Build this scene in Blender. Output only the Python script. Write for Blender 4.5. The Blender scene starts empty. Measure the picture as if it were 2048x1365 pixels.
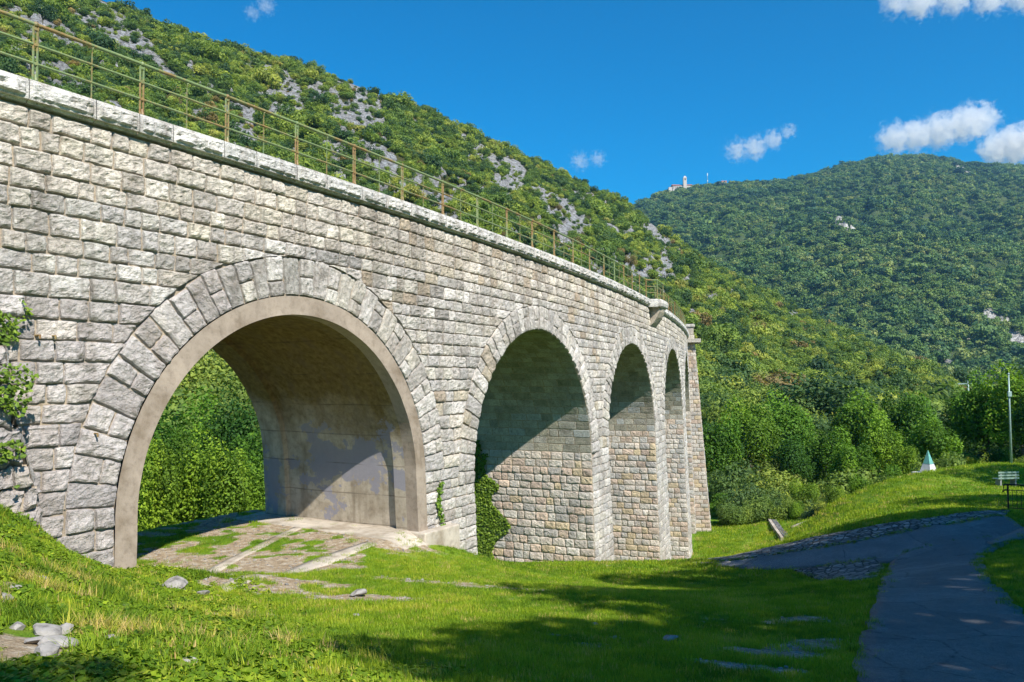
import bpy, math, random
import numpy as np
from mathutils import Matrix, Vector
R_ = math.radians
rng = np.random.default_rng(7)
random.seed(7)
scene = bpy.context.scene
COL = scene.collection

# ------------------------------------------------------------------ camera, sky, sun, exposure
FPX, PITCH, ROLL = 1598.9, 0.04017, 0.0062          # focal length in photo pixels (2048 wide)
cam_d = bpy.data.cameras.new('camera'); cam = bpy.data.objects.new('camera', cam_d); COL.objects.link(cam)
cam_d.sensor_width = 36; cam_d.lens = 36 * FPX / 2048
cam_d.clip_start = 0.1; cam_d.clip_end = 20000
cam.matrix_world = Matrix.Rotation(math.pi/2 + PITCH, 4, 'X') @ Matrix.Rotation(-ROLL, 4, 'Z')
scene.camera = cam

SUN = Vector((0.552, -0.804, 1.0)).normalized()     # towards the sun
sun_el = math.asin(SUN.z); sun_az = math.atan2(SUN.x, SUN.y)
w = bpy.data.worlds.new('World'); scene.world = w; w.use_nodes = True
nt = w.node_tree; nt.nodes.clear()
sky = nt.nodes.new('ShaderNodeTexSky'); sky.sky_type = 'NISHITA'; sky.sun_disc = False
sky.sun_elevation = sun_el; sky.sun_rotation = sun_az
sky.altitude = 300; sky.air_density = 1.0; sky.dust_density = 0.25; sky.ozone_density = 4.0
hs = nt.nodes.new('ShaderNodeHueSaturation'); hs.inputs['Saturation'].default_value = 2.0; hs.inputs['Hue'].default_value = 0.495
hs.inputs['Value'].default_value = .92
bg = nt.nodes.new('ShaderNodeBackground'); bg.inputs['Strength'].default_value = 0.115
wo = nt.nodes.new('ShaderNodeOutputWorld')
nt.links.new(sky.outputs[0], hs.inputs['Color']); nt.links.new(hs.outputs[0], bg.inputs['Color']); nt.links.new(bg.outputs[0], wo.inputs['Surface'])
sd = bpy.data.lights.new('sun', 'SUN'); sd.energy = 5.0; sd.angle = R_(0.53); sd.color = (1.0, 0.945, 0.84)
so = bpy.data.objects.new('sun', sd); COL.objects.link(so)
so.rotation_euler = SUN.to_track_quat('Z', 'Y').to_euler()
scene.view_settings.view_transform = 'Standard'; scene.view_settings.look = 'None'
scene.view_settings.gamma = 1; scene.view_settings.use_curve_mapping = False
scene.view_settings.exposure = 0.62
scene.cycles.max_bounces = 6; scene.cycles.diffuse_bounces = 3; scene.cycles.glossy_bounces = 2
scene.cycles.transparent_max_bounces = 8; scene.cycles.transmission_bounces = 2; scene.cycles.volume_bounces = 3
scene.cycles.caustics_reflective = False; scene.cycles.caustics_refractive = False
scene.cycles.use_adaptive_sampling = True; scene.cycles.adaptive_threshold = 0.02
scene.cycles.sample_clamp_indirect = 6

# ------------------------------------------------------------------ numeric helpers
def hash3(ix, iy, iz, seed=0):
    n = (ix * 374761393 + iy * 668265263 + iz * 2147483647 + seed * 974634777) & 0xffffffff
    n = ((n ^ (n >> 13)) * 1274126177) & 0xffffffff
    n = ((n ^ (n >> 16)) * 2246822519) & 0xffffffff
    return ((n ^ (n >> 15)) & 0xffff) / 65535.0
def vnoise(x, y, z=0, seed=0):
    x, y, z = np.broadcast_arrays(np.asarray(x, float), np.asarray(y, float), np.asarray(z, float))
    ix, iy, iz = np.floor(x).astype(np.int64), np.floor(y).astype(np.int64), np.floor(z).astype(np.int64)
    fx, fy, fz = x-ix, y-iy, z-iz
    fx, fy, fz = fx*fx*(3-2*fx), fy*fy*(3-2*fy), fz*fz*(3-2*fz)
    r = 0
    for a in (0, 1):
        for b in (0, 1):
            for c in (0, 1):
                r = r + hash3(ix+a, iy+b, iz+c, seed)*(fx if a else 1-fx)*(fy if b else 1-fy)*(fz if c else 1-fz)
    return r*2-1
def fbm(x, y, z=0, seed=0, o=4, g=.5):
    r, a, t = 0, 1, 0
    for i in range(o):
        r = r + a*vnoise(x*2**i, y*2**i, z*2**i, seed+i*17); t += a; a *= g
    return r/t
def ridged(x, y, z=0, seed=0, o=4):
    r, a, t = 0, 1, 0
    for i in range(o):
        r = r + a*(1-2*np.abs(vnoise(x*2**i, y*2**i, z*2**i, seed+i*13))); t += a; a *= .55
    return r/t
def sstep(a, b, x):
    t = np.clip((x-a)/(b-a), 0, 1); return t*t*(3-2*t)

# photo pixel (2048 x 1365) <-> world
def ray(px, py):
    X, Y = px-1024, 682.5-py
    cr, sr = math.cos(ROLL), math.sin(ROLL)
    ix, iy = (X*cr+Y*sr)/FPX, (-X*sr+Y*cr)/FPX
    c, s = math.cos(PITCH), math.sin(PITCH)
    d = (ix, c-iy*s, s+iy*c)
    return d[0]/d[1], d[2]/d[1]
def at(px, py, Y):
    a, b = ray(px, py); return (a*Y, Y, b*Y)

# ------------------------------------------------------------------ mesh helpers
def mesh_np(name, V, F, mats=None, midx=None, smooth=False, attrs=None, quads=True):
    V = np.asarray(V, np.float32).reshape(-1, 3); F = np.asarray(F, np.int32)
    me = bpy.data.meshes.new(name); k = F.shape[1]
    me.vertices.add(len(V)); me.vertices.foreach_set('co', V.ravel())
    me.loops.add(F.size); me.loops.foreach_set('vertex_index', F.ravel())
    me.polygons.add(len(F)); me.polygons.foreach_set('loop_start', np.arange(0, F.size, k, dtype=np.int32))
    me.polygons.foreach_set('loop_total', np.full(len(F), k, np.int32))
    if midx is not None: me.polygons.foreach_set('material_index', np.asarray(midx, np.int32))
    me.polygons.foreach_set('use_smooth', np.full(len(F), bool(smooth)))
    for m in (mats or []): me.materials.append(m)
    for an, (tp, arr) in (attrs or {}).items():
        arr = np.asarray(arr, np.float32)
        if tp == 'FLOAT_COLOR' and arr.shape[1] == 3: arr = np.c_[arr, np.ones(len(arr), np.float32)]
        at_ = me.attributes.new(an, tp, 'POINT')
        at_.data.foreach_set('color' if tp == 'FLOAT_COLOR' else ('vector' if tp == 'FLOAT_VECTOR' else 'value'), arr.ravel())
    me.update(calc_edges=True); me.validate()
    return me
def link(name, data, parent=None, loc=None):
    o = bpy.data.objects.new(name, data); COL.objects.link(o)
    if parent is not None: o.parent = parent
    if loc is not None: o.location = loc
    return o
def tag(o, label=None, cat=None, group=None, kind=None):
    if label: o['label'] = label
    if cat: o['category'] = cat
    if group: o['group'] = group
    if kind: o['kind'] = kind
    return o
def empty(name, loc, rz=0):
    o = bpy.data.objects.new(name, None); COL.objects.link(o); o.location = loc; o.rotation_euler = (0, 0, rz)
    o.empty_display_size = .3; return o
class MB:
    """collects verts / faces of mixed size"""
    def __init__(s): s.v = []; s.f = []; s.m = []
    def add(s, V, F, m=0):
        b = len(s.v); s.v += [tuple(p) for p in V]; s.f += [tuple(b+i for i in f) for f in F]; s.m += [m]*len(F)
    def box(s, c, d, rz=0, m=0, M=None):
        x, y, z = d[0]/2, d[1]/2, d[2]/2
        P = [(-x,-y,-z),(x,-y,-z),(x,y,-z),(-x,y,-z),(-x,-y,z),(x,-y,z),(x,y,z),(-x,y,z)]
        cs, sn = math.cos(rz), math.sin(rz)
        P = [(c[0]+a*cs-b*sn, c[1]+a*sn+b*cs, c[2]+h) for a, b, h in P]
        s.add(P, [(0,3,2,1),(4,5,6,7),(0,1,5,4),(1,2,6,5),(2,3,7,6),(3,0,4,7)], m)
    def tube(s, pts, r, n=8, m=0, cap=True):
        pts = [Vector(p) for p in pts]; rr = r if hasattr(r, '__len__') else [r]*len(pts)
        up = Vector((0, 0, 1)); V = []; F = []
        for i, p in enumerate(pts):
            t = (pts[min(i+1, len(pts)-1)]-pts[max(i-1, 0)]).normalized()
            a = t.cross(up if abs(t.z) < .95 else Vector((1, 0, 0))).normalized(); b = t.cross(a)
            for k in range(n):
                th = 2*math.pi*k/n; V.append(p+(a*math.cos(th)+b*math.sin(th))*rr[i])
        for i in range(len(pts)-1):
            for k in range(n):
                F.append((i*n+k, i*n+(k+1) % n, (i+1)*n+(k+1) % n, (i+1)*n+k))
        if cap: F.append(tuple(range(n))[::-1]); F.append(tuple((len(pts)-1)*n+k for k in range(n)))
        s.add(V, F, m)
    def mesh(s, name, mats, smooth=False):
        me = bpy.data.meshes.new(name); me.from_pydata([tuple(p) for p in s.v], [], s.f)
        for m in (mats if isinstance(mats, (list, tuple)) else [mats]): me.materials.append(m)
        me.polygons.foreach_set('material_index', s.m); me.polygons.foreach_set('use_smooth', [smooth]*len(s.f))
        me.update(); return me
    def build(s, name, mats, parent=None, smooth=False):
        return link(name, s.mesh(name, mats, smooth), parent)
def bevel(o, w=.01, seg=2):
    m = o.modifiers.new('bevel', 'BEVEL'); m.width = w; m.segments = seg; m.limit_method = 'ANGLE'; m.angle_limit = R_(40)

# ------------------------------------------------------------------ materials
class NT:
    def __init__(s, name):
        s.m = bpy.data.materials.new(name); s.m.use_nodes = True; s.t = s.m.node_tree; s.t.nodes.clear()
        s.out = s.t.nodes.new('ShaderNodeOutputMaterial')
    def n(s, ty, ins=None, **kw):
        nd = s.t.nodes.new('ShaderNode'+ty)
        for k, v in kw.items(): setattr(nd, k, v)
        for k, v in (ins or {}).items():
            if isinstance(v, bpy.types.NodeSocket): s.t.links.new(v, nd.inputs[k])
            else: nd.inputs[k].default_value = v
        return nd
    def noise(s, sc, vec=None, detail=5, rough=.55, dist=0):
        i = {'Scale': sc, 'Detail': detail, 'Roughness': rough, 'Distortion': dist}
        if vec is not None: i['Vector'] = vec
        return s.n('TexNoise', i).outputs['Fac']
    def ramp(s, fac, stops, interp='LINEAR'):
        nd = s.n('ValToRGB', {'Fac': fac}); cr = nd.color_ramp; cr.interpolation = interp
        while len(cr.elements) < len(stops): cr.elements.new(.5)
        for e, (p, c) in zip(cr.elements, stops):
            e.position = p; e.color = (c if hasattr(c, '__len__') else (c, c, c)) + ((1,) if not hasattr(c, '__len__') or len(c) == 3 else ())
        return nd.outputs['Color']
    def mix(s, fac, a, b, mode='MIX'):
        nd = s.n('Mix', data_type='RGBA', blend_type=mode)
        for k, v in ((0, fac), (6, a), (7, b)):
            if isinstance(v, bpy.types.NodeSocket): s.t.links.new(v, nd.inputs[k])
            elif k == 0: nd.inputs[k].default_value = v
            else: nd.inputs[k].default_value = tuple(v)+((1,) if len(v) == 3 else ())
        return nd.outputs[2]
    def math(s, op, a, b=0.0, clamp=False):
        nd = s.n('Math', {0: a, 1: b}, operation=op, use_clamp=clamp); return nd.outputs[0]
    def pos(s): return s.n('NewGeometry').outputs['Position']
    def attr(s, name, inst=False, out='Color'):
        if inst == 'OBJECT': return s.n('Attribute', attribute_name=name, attribute_type='OBJECT').outputs[out]
        return s.n('Attribute', attribute_name=name, attribute_type='INSTANCER' if inst else 'GEOMETRY').outputs[out]
    def mapping(s, vec, scale=(1, 1, 1), rot=(0, 0, 0)):
        return s.n('Mapping', {'Vector': vec, 'Scale': scale, 'Rotation': rot}).outputs[0]
    def bump(s, h, strength=.5, dist=.02):
        return s.n('Bump', {'Height': h, 'Strength': strength, 'Distance': dist}).outputs[0]
    def pbr(s, col, rough=.9, normal=None, metal=0.0, spec=.3, **extra):
        i = {'Base Color': col, 'Roughness': rough, 'Metallic': metal, 'Specular IOR Level': spec}
        if not isinstance(col, bpy.types.NodeSocket): i['Base Color'] = tuple(col)+(1,)
        if normal is not None: i['Normal'] = normal
        i.update(extra)
        b = s.n('BsdfPrincipled', i); s.t.links.new(b.outputs[0], s.out.inputs[0]); return s.m
def mat_stone(name='masonry_stone', rough_amt=1.0):
    g = NT(name); p = g.pos(); c = g.attr('col')
    n1 = g.noise(2.2, p, 6, .65); n2 = g.noise(14, p, 6, .7); n3 = g.noise(60, p, 4, .7); n4 = g.noise(.45, p, 4, .6); n5 = g.n('TexVoronoi', {'Vector': g.mapping(p, (1, 1, 1.5)), 'Scale': 13.0, 'Randomness': 1.0}, feature='DISTANCE_TO_EDGE').outputs['Distance']
    c1 = g.mix(.85, c, g.ramp(n1, [(.28, (.62, .58, .54)), (.5, (.97, .96, .95)), (.72, (1.22, 1.19, 1.13))]), 'MULTIPLY')
    c2 = g.mix(.8, c1, g.ramp(n2, [(.33, (.48, .46, .44)), (.45, (.93, .93, .93)), (.66, (1.2, 1.2, 1.19))]), 'MULTIPLY')
    c2 = g.mix(.6, c2, g.ramp(n3, [(.35, .6), (.48, 1.0), (.7, 1.15)]), 'MULTIPLY')
    # rust and soil washes
    wash = g.math('MULTIPLY', g.ramp(n4, [(.55, 0.0), (.7, 1.0)]), g.ramp(n2, [(.4, 0.0), (.6, .55)]))
    c3 = g.mix(wash, c2, (.33, .245, .17))
    stk = g.noise(1.0, g.mapping(p, (3.2, 3.2, .22)), 4, .65)
    zz = g.n('SeparateXYZ', {0: p}).outputs['Z']
    c3 = g.mix(g.math('MULTIPLY', g.ramp(stk, [(.5, 0.0), (.66, .62)]), g.n('MapRange', {0: zz, 1: -3.0, 2: 4.2, 3: .35, 4: 1.0}).outputs[0]), c3, (.20, .175, .15))
    c3 = g.mix(g.ramp(g.noise(3.6, p, 6, .75), [(.58, 0.0), (.68, .6)]), c3, (.22, .205, .175))
    h = g.math('ADD', g.math('MULTIPLY', n2, 1.0), g.math('ADD', g.math('MULTIPLY', n3, .4), g.math('MULTIPLY', g.ramp(n5, [(0, 0.0), (.12, 1.0)]), .12)))
    return g.pbr(c3, .93, g.bump(h, .9*rough_amt, .05), spec=.2)
def mat_mortar(name='mortar'):
    g = NT(name); p = g.pos(); n = g.noise(9, p); n2 = g.noise(.7, p)
    c = g.ramp(n, [(.3, (.20, .15, .105)), (.5, (.37, .30, .22)), (.7, (.50, .42, .33))])
    c = g.mix(g.ramp(n2, [(.4, 0.0), (.65, .6)]), c, (.28, .24, .20))
    return g.pbr(c, .95, g.bump(g.noise(45, p), .6, .02), spec=.15)
def mat_concrete(name='old_concrete', patches=False, tint=(.43, .37, .29)):
    g = NT(name); p = g.pos()
    n1 = g.noise(.9, p, 6, .6, .4); n2 = g.noise(7, p, 6, .65); n3 = g.noise(40, p, 4)
    t = tint
    c = g.ramp(n1, [(.3, (t[0]*.55, t[1]*.5, t[2]*.42)), (.5, t), (.7, (t[0]*1.25, t[1]*1.25, t[2]*1.25))])
    c = g.mix(.6, c, g.ramp(n2, [(.32, (.62, .6, .57)), (.5, (1, 1, 1)), (.7, (1.15, 1.15, 1.15))]), 'MULTIPLY')
    if patches:
        sep = g.n('SeparateXYZ', {0: p}); z = sep.outputs['Z']
        stain = g.ramp(g.math('ADD', g.math('MULTIPLY', g.noise(.5, p, 5, .6, .6), .55), g.math('MULTIPLY', z, .13)), [(-.0, 0.0), (.2, 1.0)])
        c = g.mix(g.math('MULTIPLY', stain, .93), c, g.mix(g.ramp(n2, [(.35, 0.0), (.65, 1.0)]), (.10, .066, .012), (.22, .155, .045)))
        streak = g.ramp(g.noise(1.0, g.mapping(p, (2.2, 2.2, .25)), 4, .6), [(.5, 0.0), (.68, .55)])
        c = g.mix(streak, c, (.16, .12, .075))
        # grey repair paint, in patches of a limited height
        band = g.math('ABSOLUTE', g.math('ADD', z, 2.75))
        f = g.ramp(g.math('SUBTRACT', g.noise(.62, g.mapping(p, (1, 1, 1.2)), 6, .68, .1), g.math('MULTIPLY', band, .10)), [(.43, 0.0), (.45, 1.0)])
        c = g.mix(g.math('MULTIPLY', f, .85), c, (.27, .265, .315))
        ln = g.ramp(g.n('TexWave', {'Vector': p, 'Scale': .36, 'Distortion': .9, 'Detail': 2.0, 'Detail Scale': .6}, wave_type='BANDS', bands_direction='Z').outputs['Fac'], [(.0, 1.0), (.006, 0.0)])
        c = g.mix(g.math('MULTIPLY', ln, g.ramp(g.noise(.9, p, 3), [(.4, 0.0), (.6, .6)])), c, (.07, .05, .035))
    h = g.math('ADD', n2, g.math('MULTIPLY', n3, .4))
    return g.pbr(c, .9, g.bump(h, .35, .02), spec=.25)
def mat_rail(name='rusty_green_paint', lo=.54):
    g = NT(name); p = g.pos()
    n1 = g.noise(1.1, p, 4, .6); n2 = g.noise(16, p, 5, .7)
    f = g.ramp(g.math('ADD', g.math('MULTIPLY', n1, .75), g.math('MULTIPLY', n2, .35)), [(lo, 0.0), (lo+.1, 1.0)])
    c = g.mix(f, g.mix(g.ramp(n2, [(.35, 0.0), (.65, 1.0)]), (.13, .20, .09), (.23, .28, .11)), g.mix(g.ramp(n2, [(.4, 0.0), (.6, 1.0)]), (.20, .10, .035), (.30, .21, .08)))
    return g.pbr(c, .55, g.bump(n2, .3, .01), spec=.4)
def mat_leaf(name, stops, inst=True, trans=.35, rough=.55):
    """leaf colour from a per-instance tint value (or per-vertex) through a ramp"""
    g = NT(name)
    t = g.attr('tint', inst, 'Fac'); lv = g.attr('lv', False, 'Fac')
    c = g.ramp(t, stops)
    c = g.mix(1.0, c, g.ramp(lv, [(0.0, (.45, .5, .55)), (.5, (1, 1, 1)), (1.0, (1.75, 1.5, 1.2))]), 'MULTIPLY')
    b = g.n('BsdfPrincipled', {'Base Color': c, 'Roughness': rough, 'Specular IOR Level': .18})
    tr = g.n('BsdfTranslucent', {'Color': g.mix(1.0, c, (1.25, 1.3, .55), 'MULTIPLY')})
    mx = g.n('MixShader', {0: trans, 1: b.outputs[0], 2: tr.outputs[0]})
    g.t.links.new(mx.outputs[0], g.out.inputs[0]); return g.m
def mat_simple(name, col, rough=.8, bumpn=None, var=.15, metal=0.0, spec=.3):
    g = NT(name); p = g.pos(); n = g.noise(bumpn or 12, p, 5, .6)
    c = g.mix(1.0, tuple(col), g.ramp(n, [(.3, 1-2*var), (.5, 1.0), (.7, 1+var)]), 'MULTIPLY')
    return g.pbr(c, rough, g.bump(n, .3, .01), metal=metal, spec=spec)

M_STONE = mat_stone(); M_MORTAR = mat_mortar(); M_CONC = mat_concrete('concrete_lining', True); M_CONC2 = mat_concrete('weathered_concrete', False, (.45, .395, .33)); M_RING = mat_concrete('ring_concrete', False, (.32, .262, .21))
M_RAIL = mat_rail(); M_POST = mat_rail('rusty_post_paint', .47)

# ------------------------------------------------------------------ viaduct path (plan curve) and heights
QX, QY, QA, QK, QH, QG = -8.3616, 13.8629, 0.98184, 0.0063484, 5.1327, -0.030777
SA, K1, BAT = 34.0, 0.0058, 0.032
_xa = QX+(math.sin(QA+QK*SA)-math.sin(QA))/QK; _ya = QY-(math.cos(QA+QK*SA)-math.cos(QA))/QK; _aa = QA+QK*SA
def path(s):
    s = np.asarray(s, float)
    x1 = QX+(np.sin(QA+QK*s)-math.sin(QA))/QK; y1 = QY-(np.cos(QA+QK*s)-math.cos(QA))/QK
    t = s-SA
    x2 = _xa+(np.sin(_aa+K1*t)-math.sin(_aa))/K1; y2 = _ya-(np.cos(_aa+K1*t)-math.cos(_aa))/K1
    k = s <= SA
    return np.where(k, x1, x2), np.where(k, y1, y2), np.where(k, QA+QK*s, _aa+K1*t)
def wallpos(s, z, e=0.0, bat=BAT):
    """s along the wall, z up, e outward (towards the photographer) from the battered face"""
    x, y, a = path(s); off = bat*(QH-.3-np.asarray(z, float))+e
    return np.stack(np.broadcast_arrays(x+off*np.sin(a), y-off*np.cos(a), z), -1)
def deck_z(s): return QH+QG*np.asarray(s, float)
WID = 5.9                                            # thickness of the viaduct
ARCH = [(6.05, 4.65, -2.8, .92), (18.3, 5.0, -3.4, .9), (30.3, 4.75, -3.3, .88), (42.9, 4.85, -3.35, .88), (54.9, 4.85, -3.35, .88)]
R_IN = 4.21                                          # concrete ring inside arch 1

# ------------------------------------------------------------------ terrain height near the bridge
_cp = []
for px, py, Y in [(45,1050,13.6),(0,1200,7),(0,1365,4.5),(300,1365,4.6),(300,1200,11),(150,1120,13.2),(262,1137,15.2),(600,1365,5.5),(600,1250,10.5),(1000,1365,7),
                  (1400,1365,7.8),(1000,1200,14.5),(1000,1150,21),(865,1098,22.2),(760,1088,21.2),(500,1150,16),(430,1180,14.5),(1100,1126,29),(1190,1131,32.5),(960,1117,25.3),
                  (1710,1365,8.5),(2048,1365,9),(2048,1235,12),(1760,1150,21),(1960,1130,18.5),(2048,1080,24),(2048,1030,29),(1400,1121,30),(1480,1113,31),(1560,1091,29.5),(1700,1066,27.5),
                  (1850,1043,27),(2010,1022,28.5),(1850,1000,37),(1740,1020,38),(2010,973,48),(1857,945,56),(1930,940,60),(1750,988,50),(1660,1015,55),(1604,1050,61),(1573,1081,58),(1558,1063,63.5),(1547,1045,69),
                  (1500,1085,60),(1420,1110,57),(1570,1090,33.5),(1570,1098,42),(1440,1118,34),(1610,1080,34),(1480,1122,42),(1578,1087,53),(1430,1124,44),(1420,1065,68),(1540,1050,70),(2100,945,60),(2300,1000,40),(1640,1165,23.0)]:
    _cp.append(at(px, py, Y))
_cp += [(7.5,45.5,-11.2),(11.5,57,-13.5),(15,70,-13.8),(0,70,-14),(8,80,-14.2),(24,72,-13.4),(30,68,-12.6),(31,76,-13.8),(35,80,-14),(39,76,-11.5),(45,60,-8.5),(60,60,-8),(60,20,-5.5),(60,-20,-4),(30,0,-3.2),(30,-30,-2.5),
        (0,0,-1.68),(-3,0,-1.6),(0,-10,-1.4),(4,0,-2.1),(8,0,-2.4),(-20,-20,1),(-12,0,.5),(-8,5,-.4),(-11,11,-.6),(-16,10,1.5),(-9,12.6,-1.6),(-30,0,6),(-30,20,7),(20,-10,-2.8),
        (-16,24,-9),(-12,33,-13),(-7,42,-14.5),(-22,40,-15),(-30,55,-15.5),(-40,35,-11),(-6,60,-15),(-60,60,-14),(-60,20,0),(-24,18,0),
        (22,90,-14.5),(50,90,-13),(80,90,-12),(80,0,-4),(-60,90,-16),(0,90,-15)]
# concrete floor under the first arch
for s_ in (1.4, 4, 7, 10.4):
    for w_ in (.4, 3, 5.9, 7.2):
        p_ = wallpos(s_, -4.4, -w_); _cp.append((p_[0], p_[1], -4.42 if s_ > 2 else -4.2))
_cp = np.array(_cp, float)
def _tps(r2): return .5*r2*np.log(r2+1e-6)
_n = len(_cp); _A = np.zeros((_n+3, _n+3))
_A[:_n, :_n] = _tps(((_cp[:, None, :2]-_cp[None, :, :2])**2).sum(-1)) + np.eye(_n)*.2
_A[:_n, _n] = 1; _A[:_n, _n+1:] = _cp[:, :2]; _A[_n:, :_n] = _A[:_n, _n:].T
_w = np.linalg.solve(_A, np.r_[_cp[:, 2], 0, 0, 0])
def wcoord(x, y):
    """nearest wall parameter s and signed distance e in front of the face, for plan points"""
    ss = np.linspace(-12, 75, 350); X, Y, A = path(ss)
    x = np.asarray(x, float); y = np.asarray(y, float); sh = x.shape
    xf, yf = x.ravel(), y.ravel(); s = np.zeros(len(xf)); e = np.zeros(len(xf))
    for k in range(0, len(xf), 20000):
        d = (xf[k:k+20000, None]-X)**2+(yf[k:k+20000, None]-Y)**2; i = d.argmin(1)
        dx, dy = xf[k:k+20000]-X[i], yf[k:k+20000]-Y[i]
        s[k:k+20000] = ss[i]+dx*np.cos(A[i])+dy*np.sin(A[i]); e[k:k+20000] = dx*np.sin(A[i])-dy*np.cos(A[i])
    return s.reshape(sh), e.reshape(sh)
def ground(x, y, fine=True):
    x = np.asarray(x, float); y = np.asarray(y, float); sh = np.broadcast(x, y).shape
    xf, yf = (np.broadcast_to(v, sh).ravel() for v in (x, y)); z = np.zeros(len(xf))
    for k in range(0, len(xf), 20000):
        a, b = xf[k:k+20000], yf[k:k+20000]
        z[k:k+20000] = _tps((a[:, None]-_cp[:, 0])**2+(b[:, None]-_cp[:, 1])**2)@_w[:_n]+_w[_n]+_w[_n+1]*a+_w[_n+2]*b
    s, e = wcoord(xf, yf)
    pad = sstep(-.6, .0, s-1.2)*sstep(-.6, 0, 10.9-s)*sstep(-7.6, -6.6, e)*sstep(.5, -.1, e)
    padz = -4.42+.5*sstep(4.5, 1.2, s)
    z = z*(1-pad)+padz*pad
    # steep bank behind the floor, river side
    z = np.where(e < -6.9, np.minimum(z, -4.6-1.1*np.maximum(0, -6.9-e)), z); z = np.maximum(z, -18)
    if fine:
        z = z+.05*fbm(xf*.6, yf*.6, 0, 3)*(1-pad)+.022*fbm(xf*2.3, yf*2.3, 0, 5)
        bank = sstep(2.0, -4.0, xf+.25*yf-1.0)*sstep(14, 10, yf)
        z = z+bank*.09*fbm(xf*1.3, yf*1.3, 0, 9)
    return z.reshape(sh)
def hit(px, py, y0=3.0, y1=95.0):
    """first meeting of a sight line with the near ground"""
    a, b = ray(px, py); Y = np.linspace(y0, y1, 900); z = ground(a*Y, Y, False); d = b*Y-z
    i = np.where(d < 0)[0]
    if len(i) == 0: return a*60, 60.0
    i = max(i[0], 1); t = d[i-1]/(d[i-1]-d[i]); Yh = Y[i-1]+t*(Y[i]-Y[i-1]); return a*Yh, Yh
def inpoly(x, y, P):
    r = np.zeros(np.shape(x), bool); n = len(P)
    for i in range(n):
        x1, y1 = P[i][:2]; x2, y2 = P[(i+1) % n][:2]
        c = ((y1 > y) != (y2 > y)) & (x < (x2-x1)*(y-y1)/(y2-y1+1e-12)+x1); r ^= c
    return r
def resample(P, n):
    P = np.array([p[:2] for p in P], float); d = np.r_[0, np.cumsum(np.hypot(*np.diff(P, axis=0).T))]
    t = np.linspace(0, d[-1], n); Q = np.c_[np.interp(t, d, P[:, 0]), np.interp(t, d, P[:, 1])]
    for _ in range(3): Q[1:-1] = (Q[:-2]+2*Q[1:-1]+Q[2:])/4
    return Q

# outlines on the ground (found on the photograph, laid on the terrain)
main_l = [(4.3,2.0)]+[hit(*p) for p in [(1712,1364),(1718,1300),(1742,1240),(1756,1190),(1765,1160),(1772,1138),(1800,1112)]]
main_r = [(7.6,2.0),(8.0,6.5)]+[hit(*p) for p in [(2047,1236),(1990,1175),(1960,1130),(1966,1108),(2000,1076)]]
br_up = [hit(*p) for p in [(1440,1127),(1500,1120),(1600,1105),(1700,1088),(1800,1068),(1900,1050),(2010,1031)]]
br_lo = [hit(*p) for p in [(1430,1134),(1500,1140),(1590,1139),(1680,1130),(1768,1128),(1960,1113),(2060,1066)]]
strip_up = [((px-1024)/FPX*Y, Y) for px, Y in [(1395,30),(1440,29.8),(1484,29.5),(1560,29),(1700,27.6),(1850,27.2),(2012,28.6)]]
tri = [hit(*p) for p in [(1588,1142),(1680,1131),(1755,1122),(1764,1138),(1750,1160),(1700,1168),(1640,1162)]]
main_poly = [tuple(p) for p in main_l]+[tuple(p) for p in main_r[::-1]]
br_poly = [tuple(p) for p in br_lo]+[tuple(p) for p in br_up[::-1]]
st_poly = [tuple(p) for p in br_up]+[tuple(p) for p in strip_up[::-1]]
def in_hard(x, y):
    return inpoly(x, y, main_poly) | inpoly(x, y, br_poly) | inpoly(x, y, st_poly) | inpoly(x, y, tri)
def bare(x, y):
    """0 grass .. 1 bare soil / gravel on the near ground"""
    s, e = wcoord(x, y)
    n = fbm(x*.55, y*.55, 0, 21); n2 = fbm(x*2.1, y*2.1, 0, 23, 3)
    b = sstep(.16, .55, n+.35*n2-.22)*.45
    b = np.maximum(b, .75*sstep(2, -3, x+.3*(y-6))*sstep(15, 12, y)*sstep(.10, .42, n2+.3*n))
    pad = sstep(1.0, 1.6, s)*sstep(11.2, 10.4, s)*sstep(-7.2, -6.6, e)*sstep(1.9, .3, e)
    b = np.maximum(b, pad*sstep(-.3, .18, n2+.5*n+.12))
    for (px, py, rx, ry, k) in [(715,1195,1.0,.4,1),(560,1160,2.0,.4,1),(640,1135,1.6,.4,1),(470,1170,2.0,.4,1),(900,1168,2.2,.6,.6),(1540,1305,.6,.5,1),(1640,1290,.5,.4,.9),(1500,1335,.6,.4,1),(1600,1240,.5,.4,.8),(1200,1275,.7,.22,.8),
                                (1165,1290,.6,.2,.7),(1250,1300,.5,.2,.6),(1430,1240,.4,.3,.4),(60,1290,.7,.5,.7),(350,1180,.8,.4,.6)]:
        cx, cy = _hits.setdefault((px, py), hit(px, py)); d = ((x-cx)/rx)**2+((y-cy)/ry)**2
        b = np.maximum(b, k*sstep(1.7, .3, d+1.7*n2+.8*n))
    return b
_hits = {}

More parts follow.
